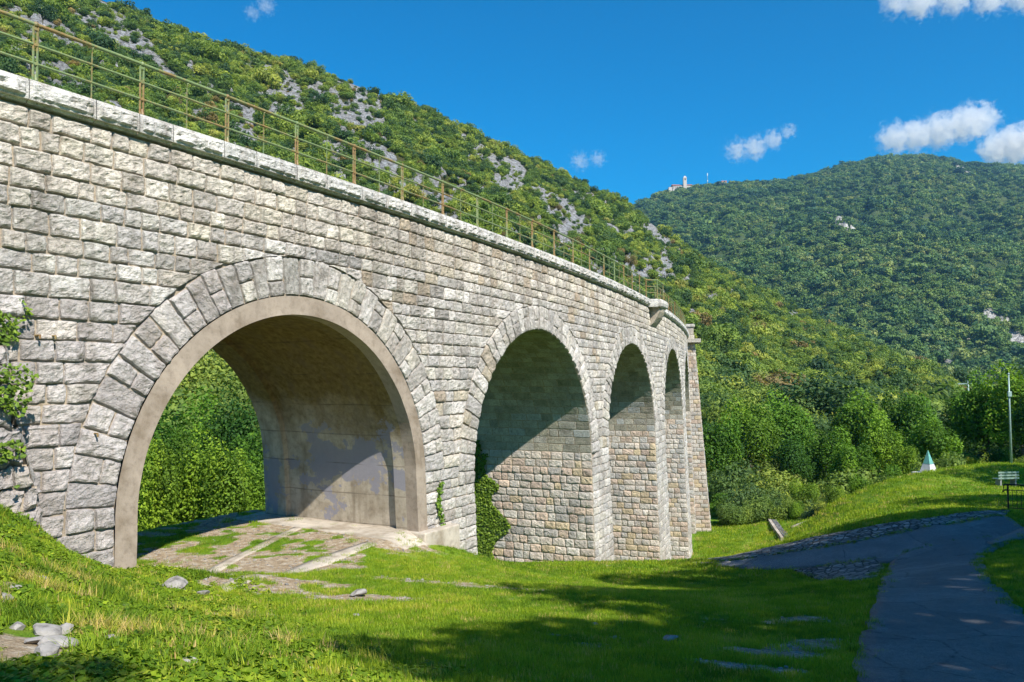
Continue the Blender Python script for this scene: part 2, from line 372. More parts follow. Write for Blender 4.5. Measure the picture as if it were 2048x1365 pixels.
def m_ground():
    g = NT('meadow_ground'); p = g.pos(); b = g.attr('bare', False, 'Fac')
    n1 = g.noise(.5, p, 5, .6); n2 = g.noise(5, p, 5, .7); n3 = g.noise(38, p, 5, .7)
    grass = g.ramp(n1, [(.32, (.08, .17, .014)), (.5, (.14, .25, .018)), (.68, (.24, .29, .04))])
    grass = g.mix(.75, grass, g.ramp(n3, [(.3, (.35, .42, .3)), (.5, (1, 1, 1)), (.7, (1.45, 1.35, 1.3))]), 'MULTIPLY')
    soil = g.ramp(n2, [(.3, (.20, .14, .085)), (.5, (.36, .28, .19)), (.68, (.50, .45, .38))])
    gravel = g.mix(.8, soil, g.ramp(n3, [(.35, (.6, .58, .55)), (.5, (1, 1, 1)), (.62, (1.5, 1.5, 1.5))]), 'MULTIPLY')
    f = g.ramp(g.math('ADD', b, g.math('MULTIPLY', g.math('SUBTRACT', n2, .5), .9)), [(.38, 0.0), (.6, 1.0)])
    c = g.mix(f, grass, gravel)
    return g.pbr(c, .95, g.bump(g.math('ADD', n3, n2), .8, .04), spec=.1)
M_GROUND = m_ground()
def grid_xy(x0, x1, y0, y1, d):
    xs = np.arange(x0, x1+d*.5, d); ys = np.arange(y0, y1+d*.5, d)
    X, Y = np.meshgrid(xs, ys); nx, ny = len(xs), len(ys)
    i = np.arange((ny-1)*(nx-1)); a = (i//(nx-1))*nx+i % (nx-1)
    return X, Y, np.c_[a, a+1, a+nx+1, a+nx], nx, ny
def make_ground():
    # one sheet with a finer step near the camera
    def axis(lo, hi, f0, f1, fine, coarse):
        return np.r_[np.arange(lo, f0, coarse), np.arange(f0, f1, fine), np.arange(f1, hi+.01, coarse)]
    xs = axis(-62, 84, -13, 22, .22, 1.6); ys = axis(-32, 92, 2, 36, .22, 1.2)
    X, Y = np.meshgrid(xs, ys); nx, ny = len(xs), len(ys)
    Z = ground(X, Y)
    i = np.arange((ny-1)*(nx-1)); a = (i//(nx-1))*nx+i % (nx-1)
    F = np.c_[a, a+1, a+nx+1, a+nx]
    B = bare(X, Y)
    me = mesh_np('ground', np.stack([X, Y, Z], -1).reshape(-1, 3), F, [M_GROUND], smooth=True, attrs={'bare': ('FLOAT', B.ravel())})
    tag(link('ground', me), kind='structure')
make_ground()

def m_asphalt():
    g = NT('asphalt'); p = g.pos(); n1 = g.noise(1.1, p, 5, .6); n3 = g.noise(110, p, 3, .8); n2 = g.noise(9, p, 5)
    c = g.ramp(n1, [(.3, (.10, .105, .112)), (.55, (.135, .14, .146)), (.7, (.16, .165, .17))])
    c = g.mix(.9, c, g.ramp(n3, [(.35, (.5, .5, .5)), (.5, (1, 1, 1)), (.62, (2.4, 2.4, 2.4))]), 'MULTIPLY')
    c = g.mix(.5, c, g.ramp(n2, [(.3, (.7, .7, .7)), (.7, (1.25, 1.22, 1.15))]), 'MULTIPLY')
    cr = g.n('TexVoronoi', {'Vector': g.mix(.14, p, g.n('TexNoise', {'Vector': p, 'Scale': 1.5}).outputs['Color'], 'ADD'), 'Scale': .42}, feature='DISTANCE_TO_EDGE').outputs['Distance']
    c = g.mix(g.math('MULTIPLY', g.ramp(cr, [(0.0, 1.0), (.012, 0.0)]), g.ramp(n2, [(.45, 0.0), (.55, .8)])), c, (.03, .03, .032))
    c = g.mix(g.ramp(g.noise(.45, p, 2, .4), [(.56, 0.0), (.575, .3)]), c, (.07, .073, .08))
    c = g.mix(g.ramp(g.noise(2.2, p, 5, .7), [(.58, 0.0), (.72, .45)]), c, (.16, .145, .12))
    return g.pbr(c, .85, g.bump(n3, .8, .008), spec=.3)
def m_cobble():
    g = NT('set_stones'); p = g.mapping(g.pos(), (1, 1, .3))
    v = g.n('TexVoronoi', {'Vector': p, 'Scale': 4.4, 'Randomness': 1.0}, feature='F1')
    ve = g.n('TexVoronoi', {'Vector': p, 'Scale': 4.4, 'Randomness': 1.0}, feature='DISTANCE_TO_EDGE')
    e = g.ramp(ve.outputs['Distance'], [(.03, 0.0), (.12, 1.0)])
    sc = g.ramp(g.n('SeparateColor', {0: v.outputs['Color']}).outputs[0], [(0, (.10, .105, .11)), (.6, (.24, .24, .24)), (1, (.40, .39, .37))])
    c = g.mix(e, (.045, .045, .035), sc)
    return g.pbr(c, .85, g.bump(g.math('ADD', e, g.noise(30, g.pos())), 1.0, .05), spec=.3)
M_ASPH, M_COB = m_asphalt(), m_cobble()
def loft(name, A, B, mat, n=60, m=9, lift=.03, thick=.12, kind='structure', rough=0.0, jag=0.0):
    n = n*(3 if jag else 1); A, B = resample(A, n), resample(B, n)
    if jag:
        for Q, sd in ((A, 71), (B, 72)): Q += jag*np.stack([fbm(Q[:, 0]*2.6, Q[:, 1]*2.6, 0, sd, 4), fbm(Q[:, 0]*2.6, Q[:, 1]*2.6, 9, sd+5, 4)], -1)
    t = np.linspace(0, 1, m)[None, :, None]
    P = A[:, None]*(1-t)+B[:, None]*t; Z = ground(P[..., 0], P[..., 1])
    for _ in range(2): Z[:, 1:-1] = (Z[:, :-2]+Z[:, 2:]+Z[:, 1:-1])/3
    Z = np.maximum(Z, ground(P[..., 0], P[..., 1]))+lift
    if rough: Z = Z+rough*fbm(P[..., 0]*4, P[..., 1]*4, 0, 31)
    V = np.concatenate([P, Z[..., None]], -1)
    top = V.reshape(-1, 3); i = np.arange((n-1)*(m-1)); a = (i//(m-1))*m+i % (m-1); F = [tuple(q) for q in np.c_[a, a+1, a+m+1, a+m]]
    rim = [k*m for k in range(n)]+[(n-1)*m+k for k in range(1, m)]+[k*m+m-1 for k in range(n-2, -1, -1)]+[k for k in range(m-2, 0, -1)]
    low = top[rim]-np.array([0, 0, thick]); b = len(top)
    for k in range(len(rim)):
        k2 = (k+1) % len(rim); F.append((rim[k], rim[k2], b+k2, b+k))
    me = bpy.data.meshes.new(name); me.from_pydata(np.r_[top, low].tolist(), [], F); me.materials.append(mat)
    me.polygons.foreach_set('use_smooth', [True]*len(F)); me.update()
    import bmesh
    bm = bmesh.new(); bm.from_mesh(me); bmesh.ops.recalc_face_normals(bm, faces=bm.faces); 
    up = sum((f.normal.z*f.calc_area() for f in bm.faces))
    if up < 0: bmesh.ops.reverse_faces(bm, faces=bm.faces)
    bm.to_mesh(me); bm.free()
    return tag(link(name, me), kind=kind)
loft('path', main_l, main_r, M_ASPH, 60, 12, .05, jag=.12)
loft('road', br_lo, br_up, M_ASPH, 60, 10, .044, jag=.10)
loft('cobbled_strip', [br_up[0]]+br_up, strip_up, M_COB, 70, 8, .055, jag=.10)
tl = [tri[0], tri[1], tri[2]]; tr = [tri[0], tri[6], tri[5], tri[4], tri[3]]
loft('cobbled_apron', tl, tr, M_COB, 40, 9, .06, jag=.12)
loft('concrete_slab', [hit(*p) for p in [(1385,1128),(1462,1129)]], [hit(*p) for p in [(1378,1117),(1440,1118)]], mat_simple('slab_concrete', (.24, .225, .21), .9, 14, .15), 8, 4, .06)
# pale paved edge where the side path joins on the right
loft('pale_path', [hit(*p) for p in [(1975,1090),(2020,1068),(2100,1040)]], [hit(*p) for p in [(1985,1094),(2048,1078),(2150,1060)]], mat_simple('pale_asphalt', (.17, .165, .16), .9, 20, .15), 12, 5, .07)

# ------------------------------------------------------------------ masonry
PAL_FACE = [(.57,.535,.505),(.51,.48,.455),(.61,.58,.55),(.49,.46,.43),(.57,.535,.48),(.54,.515,.48),(.45,.42,.395),(.64,.605,.575),(.54,.505,.475),(.49,.465,.45)]
PAL_PIER = [(.58,.51,.455),(.54,.485,.44),(.60,.55,.50),(.49,.47,.45),(.58,.46,.38),(.56,.455,.32),(.62,.57,.525),(.45,.42,.40),(.50,.395,.335),(.60,.52,.46)]
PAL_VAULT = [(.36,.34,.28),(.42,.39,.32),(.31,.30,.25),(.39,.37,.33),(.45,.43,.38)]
PAL_COPE = [(.66,.64,.62),(.61,.60,.58),(.70,.68,.65)]
def pick(pal, r, v=.07):
    c = pal[int(r.integers(len(pal)))]; k = 1+r.normal()*v; return tuple(max(.03, a*k) for a in c)
def stones(cells, mapfn, clamp=None, seed=0, gap=.0095, rnd=.018, amp=.03, fine=1.0, wob=.012):
    """cells: (corners 4x2 counter-clockwise in metres, protrusion, colour, subdivisions)  ->  V, F, col, matidx"""
    r = np.random.default_rng(seed); Vs, Fs, Cs, Ms = [], [], [], []; base = 0
    groups = {}
    for c in cells:
        q = np.array(c[0], float); du = .5*(np.linalg.norm(q[1]-q[0])+np.linalg.norm(q[2]-q[3])); dv = .5*(np.linalg.norm(q[3]-q[0])+np.linalg.norm(q[2]-q[1]))
        if du < .05 or dv < .05: continue
        n = int(np.clip(round(du/c[3]), 1, 14)); m = int(np.clip(round(dv/c[3]), 1, 12))
        groups.setdefault((n, m), []).append((q, c[1], c[2], du, dv))
    for (n, m), L in groups.items():
        K = len(L); Q = np.array([l[0] for l in L]); H = np.array([l[1] for l in L]); C = np.array([l[2] for l in L]); DU = np.array([l[3] for l in L]); DV = np.array([l[4] for l in L])
        Qm = Q.copy(); Q = Q+r.normal(0, .006, Q.shape)
        def tp(n, D):
            g, e = (gap/D)[:, None], np.minimum((gap+rnd)/D, .3)[:, None]
            inner = e+(1-2*e)*np.linspace(0, 1, n+1)[None]
            return np.concatenate([g, inner, 1-g], 1)
        tu, tv = tp(n, DU), tp(m, DV); nu, nv = tu.shape[1], tv.shape[1]
        a, b = tu[:, None, :, None], tv[:, :, None, None]
        P = (Q[:, None, None, 0]*(1-a)*(1-b)+Q[:, None, None, 1]*a*(1-b)+Q[:, None, None, 2]*a*b+Q[:, None, None, 3]*(1-a)*b)
        U, Vv = P[..., 0], P[..., 1]
        U = U+wob*vnoise(U*7, Vv*7, 1, seed+1); Vv = Vv+wob*vnoise(U*7, Vv*7, 9, seed+2)
        if clamp: U, Vv = clamp(U, Vv)
        edge = np.zeros((nv, nu)); edge[1:-1, 1:-1] = .82; 
        if nv > 3 and nu > 3:
            for ii in (1, -2):
                for jj in (1, -2): edge[ii, jj] = .55
        if nv > 4 and nu > 4: edge[2:-2, 2:-2] = 1
        elif nv > 2 and nu > 2: edge[1:-1, 1:-1] = .85
        so_ = r.uniform(-50, 50, (K, 1, 1)); tx = r.normal(0, .22, (K, 1, 1)); ty = r.normal(0, .16, (K, 1, 1))
        ca, cb = tu[:, None, :]-.5, tv[:, :, None]-.5
        rock = .5*ridged(U*4.5+so_, Vv*6+U*2, so_, seed+5, 4)+1.0*fbm(U*10+so_, Vv*15-so_, 0, seed+6, 3)
        h = .95*H[:, None, None]*(edge[None]*(1+tx*ca+ty*cb+.12*(.5-ca**2-cb**2)))+amp*rock*(edge[None] > .1)*edge[None]
        h = np.where(edge[None] > 0, np.maximum(h, .006), -.012)
        X = mapfn(U, Vv, h)
        # colour: whole stone + patches
        cc = C[:, None, None, :]*(1+.10*fbm(U*2.2+so_, Vv*2.2, 3, seed+9, 2))[..., None]
        idx = np.arange(K*nu*nv).reshape(K, nv, nu)
        F = np.stack([idx[:, :-1, :-1], idx[:, :-1, 1:], idx[:, 1:, 1:], idx[:, 1:, :-1]], -1).reshape(-1, 4)
        Vs.append(X.reshape(-1, 3)); Fs.append(F+base); Cs.append(cc.reshape(-1, 3)); Ms.append(np.zeros(len(F), int)); base += K*nu*nv
        # mortar bed
        Um, Vm = Qm[..., 0], Qm[..., 1]
        if clamp: Um, Vm = clamp(Um, Vm)
        Xm = mapfn(Um, Vm, np.zeros_like(Um)-.001); i4 = np.arange(K*4).reshape(K, 4)
        Vs.append(Xm.reshape(-1, 3)); Fs.append(i4+base); Cs.append(np.full((K*4, 3), .3)); Ms.append(np.ones(K, int)); base += K*4
    return np.concatenate(Vs), np.concatenate(Fs), np.concatenate(Cs), np.concatenate(Ms)
def stone_obj(name, packs, parent, flip=False, mats=None):
    V, F, C, Mi = [], [], [], []; b = 0
    for v, f, c, m in packs: V.append(v); F.append(f+b); C.append(c); Mi.append(m); b += len(v)
    V, F, C, Mi = map(np.concatenate, (V, F, C, Mi))
    if flip: F = F[:, ::-1]
    me = mesh_np(name, V, F, mats or [M_STONE, M_MORTAR], Mi, smooth=False, attrs={'col': ('FLOAT_COLOR', C)})
    return link(name, me, parent)
def res_at(s):            # size of one facet, coarser with distance
    return float(np.interp(s, [0, 8, 20, 40, 60], [.036, .044, .075, .14, .2]))
def split(a, b, lo, hi, r):
    """cut a..b into stone lengths"""
    L = b-a
    if L <= hi*.9: return [a, b]
    out = [a]; 
    while b-out[-1] > hi*1.15: out.append(out[-1]+r.uniform(lo, hi))
    if b-out[-1] < lo*.6 and len(out) > 1: out.pop()
    out.append(b); return out
S0, S1 = -9.0, 62.0
ZTOP = 4.68                                     # underside of the coping at s = 0 (course coordinates)
def zmap(s, z):                                 # courses lie level low down and follow the deck fall near the top
    k = sstep(-1.5, ZTOP, z); return z+QG*np.asarray(s)*k
via = empty('viaduct', tuple(wallpos(10, -4.6, 0)))
via_mat = via.matrix_world.copy()
tag(via, 'long curved railway viaduct of grey rough stone blocks with tall round arches', 'viaduct')
VO = Vector(via.location)
def vlink(name, me, parent=None):
    o = link(name, me, parent or via); 
    if parent is None: o.location = -VO
    return o
def vstone(name, packs, flip=False, parent=None):
    o = stone_obj(name, packs, parent or via, flip)
    if parent is None: o.location = -VO
    return o
def arch_half(k, z, ext=True):
    c, R, z0, rw = ARCH[k]; Rr = R+(rw if ext else 0)
    d = Rr*Rr-(z-z0)**2
    return math.sqrt(d) if d > 0 else 0.0
def face_map(U, V, h): return wallpos(U, V, h)

def spandrel():
    r = np.random.default_rng(11); rows = [ZTOP]
    while rows[-1] > -2.8: rows.append(rows[-1]-r.uniform(.33, .43))
    rows = [ZTOP+(q-ZTOP)*(ZTOP+2.8)/(ZTOP-rows[-1]) for q in rows]
    near, cells = [], []
    def ext_clamp(U, V):
        V = zmap(U, V)
        for c, R, z0, rw in ARCH:
            Re = R+rw+.0; dx = U-c; d = np.hypot(dx, V-z0); ins = (d < Re) & (V > z0)
            zc = z0+np.sqrt(np.maximum(Re*Re-dx*dx, 0)); V = np.where(ins & (np.abs(dx) < Re*.55), zc, V)
            side = ins & (np.abs(dx) >= Re*.55)
            xs = np.sqrt(np.maximum(Re*Re-(V-z0)**2, 0)); U = np.where(side, c+np.sign(dx)*xs, U)
        return U, V
    for z1, z0 in zip(rows[:-1], rows[1:]):
        # blocked intervals at the top and the bottom edge of the course
        segs = []; cur = S0; curb = S0
        zm = .5*(z0+z1)
        for k, (c, R, zc, rw) in enumerate(ARCH):
            za, zb = float(zmap(c, z1)), float(zmap(c, z0))
            if za > zc+R+rw-.10: continue           # the course still runs over this arch (its lower edge is pushed up)
            hb = arch_half(k, max(zb, zc)); ha = arch_half(k, max(za, zc))
            segs.append((cur, curb, c-ha, c-hb)); cur, curb = c+ha, c+hb
        segs.append((cur, curb, S1, S1))
        for (at_, ab, bt, bb) in segs:
            am, bm = .5*(at_+ab), .5*(bt+bb)
            if bm-am < .12: continue
            cuts = split(am, bm, .32, .74, r)
            for i in range(len(cuts)-1):
                sa, sb = cuts[i], cuts[i+1]
                ta = at_ if i == 0 else sa; la = ab if i == 0 else sa
                tb = bt if i == len(cuts)-2 else sb; lb = bb if i == len(cuts)-2 else sb
                col = pick(PAL_FACE, r)
                if z1 > 3.4 or r.random() < .1: col = tuple(np.array(col)*np.array([1.08, 1.05, .99]))
                if sa < 4 and zm < 1.5: col = tuple(np.array(col)*np.array([.93, .91, .94]))
                if 8 < sa < 26 and r.random() < .09: col = pick([(.50,.42,.33),(.46,.38,.30),(.52,.46,.37)], r)
                if 2 < sa < 12 and 1.8 < zm < 3.2 and r.random() < .35: col = tuple(np.array(col)*.78)
                cells.append(([(la, z0), (lb, z0), (tb, z1), (ta, z1)], r.uniform(.035, .085), col, res_at(sa)))
    return stones(cells, face_map, ext_clamp, 3, amp=.036)
packs = [spandrel()]
# lower part between the arch bases (below the springing lines): courses across each pier
def pier_front(sa_f, sb_f, ztop, zbot, seed, pal=PAL_FACE, e=0.0, lo=.36, hi=.8, tone=(1, 1, 1), stops=()):
    r = np.random.default_rng(seed); z = ztop; cells = []
    while z > zbot:
        zn = z-r.uniform(.31, .38)
        for q in stops:
            if zn-.2 < q < z-.1: zn = q
        zm = .5*(z+zn)
        a0, b0, a1, b1 = sa_f(z-.02), sb_f(z-.02), sa_f(zn+.02), sb_f(zn+.02); cuts = split(.5*(a0+a1), .5*(b0+b1), lo, hi, r)
        for i in range(len(cuts)-1):
            ta = a0 if i == 0 else cuts[i]; la = a1 if i == 0 else cuts[i]
            tb = b0 if i == len(cuts)-2 else cuts[i+1]; lb = b1 if i == len(cuts)-2 else cuts[i+1]
            cells.append(([(la, zn), (lb, zn), (tb, z), (ta, z)], r.uniform(.03, .06), tuple(np.array(pick(pal, r))*tone), res_at(cuts[i])))
        z = zn
    return stones(cells, lambda U, V, h: wallpos(U, V, h+e), None, seed, amp=.03)
JB = .03                                           # the jambs lean this much per metre below the springing
def jamb(k, side):
    c, R, z0, rw = ARCH[k]
    return lambda z: c+side*(R+JB*0-JB*max(0, z0-z))
def pier_half(k, z):
    c, R, z0, rw = ARCH[k]
    return R-JB*(z0-z) if z < z0 else math.sqrt(max(R*R, (R+rw)**2-max(0, z-z0)**2))
ZB = [-4.9, -8.0, -11, -14, -15, -15]
packs.append(pier_front(lambda z: S0, jamb(0, -1), ARCH[0][2], -5.4, 50, tone=(.92, .90, .93)))
for k in range(4):
    a = (lambda k: (lambda z: ARCH[k][0]+pier_half(k, z)))(k)
    b = (lambda k: (lambda z: ARCH[k+1][0]-pier_half(k+1, z)))(k)
    packs.append(pier_front(a, b, -2.8, ZB[k+1]-3.5, 60+k, stops=(ARCH[k][2], ARCH[k+1][2])))
packs.append(pier_front(lambda z: ARCH[4][0]+pier_half(4, z), lambda z: S1, -2.8, -15.5, 70, stops=(ARCH[4][2],)))
vstone('spandrel_wall', packs)

# arch rings: wedge stones, one long block then a split pair, all the way round
def ring(k):
    c, R, z0, rw = ARCH[k]; r = np.random.default_rng(80+k); n = 36+2*(k > 0)
    th = np.cumsum(np.r_[0, r.uniform(.82, 1.18, n)]); th = th/th[-1]*math.pi; cells = []
    zlo = z0
    for i in range(n):
        a, b = th[i], th[i+1]; re = R+rw+.02*r.normal()
        parts = [(R, re)] if i % 2 == 0 else [(R, R+rw*r.uniform(.38, .62)), None]
        if i % 2: parts[1] = (parts[0][1], re)
        for (r0, r1) in parts:
            col = pick(PAL_FACE, r)
            if k == 0 and a > math.pi*.62: col = tuple(np.array(col)*np.array([.92, .90, .93]))
            if r.random() < .04: col = pick([(.44,.38,.31),(.5,.44,.35)], r)
            # u = arc length at mid radius, v = radius
            cells.append(([(a*R, r0), (a*R, r0), (b*R, r0), (b*R, r0)], (r0, r1, a, b), col, r.uniform(.05, .085)))
    out = []
    C2 = []
    for q, (r0, r1, a, b), col, h in cells:
        C2.append(([(r0, a*R), (r1, a*R), (r1, b*R), (r0, b*R)], h, col, res_at(c)))
    def mp(U, V, h):                                  # U radius, V = angle*R
        t = V/R; return wallpos(c+U*np.cos(t), z0+U*np.sin(t), h)
    return stones(C2, mp, None, 90+k, amp=.036)
rings = []
for k in range(5):
    vstone('arch_ring', [ring(k)])

# vault undersides and pier sides of arches 2-5
def vault(k):
    c, R, z0, rw = ARCH[k]; r = np.random.default_rng(120+k); zb = ZB[k]-4.5
    up, side = [], []
    # curved part: U = depth, V = arc
    v = 0; L = math.pi*R
    while v < L-.05:
        vn = min(L, v+r.uniform(.30, .36)); 
        for a, b in zip(*(lambda c_: (c_[:-1], c_[1:]))(split(0, WID, .4, .85, r))):
            zz = z0+R*math.sin(.5*(v+vn)/R)
            t = .5*(v+vn)/R
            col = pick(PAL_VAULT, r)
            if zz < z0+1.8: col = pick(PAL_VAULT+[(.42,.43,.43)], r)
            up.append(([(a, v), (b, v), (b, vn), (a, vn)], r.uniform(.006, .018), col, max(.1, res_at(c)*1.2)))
        v = vn
    def mpu(U, V, h):
        t = V/R; rr = R-h; return wallpos(c+rr*np.cos(t), z0+rr*np.sin(t), -U)
    p1 = stones(up, mpu, None, 130+k, gap=.012, rnd=.012, amp=.006)
    res = [p1]
    for sgn in (1, -1):
        cells = []; z = z0
        while z > zb:
            zn = z-r.uniform(.31, .36)
            for a, b in zip(*(lambda c_: (c_[:-1], c_[1:]))(split(0, WID, .3, .68, r))):
                hh = r.uniform(.03, .06)
                if z > z0-.4: hh = .015
                col = pick(PAL_PIER, r, .08)
                cells.append(([(a, zn), (b, zn), (b, z), (a, z)], hh, col, max(.065, res_at(c)*.85)))
            z = zn
        def mps(U, V, h, sgn=sgn): return wallpos(c+sgn*(R-h-JB*(z0-V)), V, -U)
        v_, f_, c_, m_ = stones(cells, mps, None, 140+k+sgn, gap=.01, rnd=.028, amp=.026)
        if sgn < 0: f_ = f_[:, ::-1]
        res.append((v_, f_, c_, m_))
    # curved pack orientation
    res[0] = (res[0][0], res[0][1], res[0][2], res[0][3])
    return res
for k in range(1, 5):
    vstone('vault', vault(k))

# concrete lining of the first arch
def lining():
    c, R, z0, rw = ARCH[0]; zb = -4.75; ri = R_IN
    prof = []                                       # inner profile: (s, z) from the right foot over the crown to the left foot
    def pr(Ri, n=64):
        pts = []
        for z in np.linspace(zb, z0, 8)[:-1]: pts.append((c+Ri+.05*(z0-z)**1.4*0+.03*(z0-z), z))
        for t in np.linspace(0, math.pi, n): pts.append((c+Ri*math.cos(t), z0+Ri*math.sin(t)))
        for z in np.linspace(z0, zb, 8)[1:]: pts.append((c-Ri-.03*(z0-z), z))
        return np.array(pts)
    P_in, P_out, P_rec = pr(ri), pr(R-.005), pr(ri+.14)
    n = len(P_in); me = MB()
    stations = [(P_out, .045), (P_in, .045), (P_in, -.75), (P_rec, -.80), (P_rec, -5.0), (P_in, -5.05), (P_in, -WID-.04), (P_out, -WID-.04)]
    V = []
    sub = []
    for (A, ea), (B, eb) in zip(stations[:-1], stations[1:]):
        m = 1 if abs(ea-eb) < .2 and np.abs(A-B).max() < .6 else max(2, int(abs(ea-eb)/.35))
        for j in range(m): t = j/m; sub.append((A*(1-t)+B*t, ea*(1-t)+eb*t))
    sub.append(stations[-1])
    for A, e in sub:
        w_ = wallpos(A[:, 0], A[:, 1], e); V.append(w_)
    V = np.array(V); m = len(sub)
    V = V+(.012*fbm(V[..., 0]*1.3, V[..., 1]*1.3, V[..., 2]*1.3, 44)[..., None])
    i = np.arange((m-1)*(n-1)); a = (i//(n-1))*n+i % (n-1)
    F = np.c_[a, a+1, a+n+1, a+n]
    vlink('concrete_lining', mesh_np('concrete_lining', V.reshape(-1, 3), F, [M_CONC, M_RING], midx=((a//n) < 2).astype(int), smooth=False))
lining()

# coping: big dressed blocks with a rock face between smooth margins
def coping():
    r = np.random.default_rng(31); s = S0; packs = []; H = .36; ov = .19; cells = []; tops = []
    while s < S1:
        L = r.uniform(.7, 1.35) if r.random() > .2 else r.uniform(.5, .7)
        e = min(S1, s+L); cells.append(([(s, 0), (e, 0), (e, 1), (s, 1)], 0, pick(PAL_COPE, r, .04), 0)); s = e
    V, F, C = [], [], []; b = 0
    for q, _, col, _ in cells:
        a, e = q[0][0], q[1][0]; nn = max(3, int((e-a)/max(.05, res_at(a)*.8))); g = .006
        us = np.r_[a+g, a+.05, np.linspace(a+.09, e-.09, nn), e-.05, e-g]
        vs = np.r_[0, .035, np.linspace(.07, H-.09, 7), H-.055, H]
        U, Vv = np.meshgrid(us, vs)
        m_ = np.zeros(U.shape); m_[2:-2, 2:-2] = 1
        so_ = r.uniform(-30, 30)
        rk = .03+.045*ridged(U*3.6+so_, Vv*6, so_, 7, 4)+.045*fbm(U*9+so_, Vv*13, 0, 8, 3)
        h = ov+m_*np.maximum(rk, -.01)
        ztop = deck_z(U)
        # edge rounding
        h[0] -= .01; h[-1] -= .015
        Z = ztop-H+Vv
        front = wallpos(U, Z, h-BAT*0)
        # top and underside strips
        rows = [wallpos(U[-1], Z[-1]+.004, ov-.10), wallpos(U[-1], Z[-1]+.004, -.55)]
        low = [wallpos(U[0], Z[0]-.0, .12), wallpos(U[0], Z[0]-.05, .09), wallpos(U[0], Z[0]-.055, -.05)]
        A = np.stack([low[2], low[1], low[0]]+list(front)+rows)
        nv, nu = A.shape[:2]; idx = np.arange(nu*nv).reshape(nv, nu)+b
        F.append(np.stack([idx[:-1, :-1], idx[:-1, 1:], idx[1:, 1:], idx[1:, :-1]], -1).reshape(-1, 4)); V.append(A.reshape(-1, 3)); C.append(np.tile(col, (nu*nv, 1))); b += nu*nv
        # dark joint faces
        for u in (a+.001, e-.001):
            zz = float(deck_z(u)); Q = np.array([wallpos(u, zz-H, -.05), wallpos(u, zz-H, ov-.02), wallpos(u, zz-.01, ov-.02), wallpos(u, zz-.01, -.05)])
            F.append(np.array([[b, b+1, b+2, b+3]])); V.append(Q); C.append(np.tile((.2, .18, .16), (4, 1))); b += 4
    me = mesh_np('coping', np.concatenate(V), np.concatenate(F), [M_STONE], smooth=False, attrs={'col': ('FLOAT_COLOR', np.concatenate(C))})
    vlink('coping', me)
coping()

# body: rear face, deck, and solid filling behind the masonry so that no light leaks through
def body():
    m = MB(); N = 150; ss = np.linspace(S0, S1, N)
    # deck
    for a, b in zip(ss[:-1], ss[1:]):
        q = [wallpos(a, deck_z(a)-.05, -.4), wallpos(b, deck_z(b)-.05, -.4), wallpos(b, deck_z(b)-.05, -WID+.2), wallpos(a, deck_z(a)-.05, -WID+.2)]
        m.add(q, [(0, 1, 2, 3)])
    m.build('track_bed', [M_CONC2], via).location = -VO
    # rear face: columns with arch cut-outs, as strips between the crown profile and the top / ground
    m = MB(); ss = np.unique(np.concatenate([np.linspace(S0, S1, 120)]+[np.linspace(c-R, c+R, 41) for c, R, z0, rw in ARCH]))
    def low(s, k=None):
        for i, (c, R, z0, rw) in enumerate(ARCH):
            if abs(s-c) < R-1e-6: return z0+math.sqrt(R*R-(s-c)**2)
        return -17.0
    for a, b in zip(ss[:-1], ss[1:]):
        mid = .5*(a+b); ins = any(abs(mid-c) < R for c, R, z0, rw in ARCH)
        if ins:
            c, R, z0, rw = next(q for q in ARCH if abs(mid-q[0]) < q[1])
            la = z0+math.sqrt(max(0, R*R-(a-c)**2)); lb = z0+math.sqrt(max(0, R*R-(b-c)**2))
        else: la = lb = -17.0
        m.add([wallpos(a, la, -WID), wallpos(b, lb, -WID), wallpos(b, deck_z(b)+.1, -WID, 0), wallpos(a, deck_z(a)+.1, -WID, 0)], [(3, 2, 1, 0)])
    m.build('rear_wall', [M_CONC2], via).location = -VO
    m = MB(); ss = np.unique(np.concatenate([np.linspace(S0, S1, 160)]+[np.linspace(c-R-.03, c+R+.03, 81) for c, R, z0, rw in ARCH]))
    for a, b in zip(ss[:-1], ss[1:]):
        mid = .5*(a+b); q = [(c, R+.03, z0) for c, R, z0, rw in ARCH if abs(mid-c) < R+.03]
        if q: c, R, z0 = q[0]; la, lb = (z0+math.sqrt(max(0, R*R-(v-c)**2)) for v in (a, b))
        else: la = lb = -17.0
        m.add([wallpos(a, la, -.03), wallpos(b, lb, -.03), wallpos(b, deck_z(b)-.1, -.03), wallpos(a, deck_z(a)-.1, -.03)], [(0, 1, 2, 3)])
    m.build('mortar_core', [M_MORTAR], via).location = -VO
body()

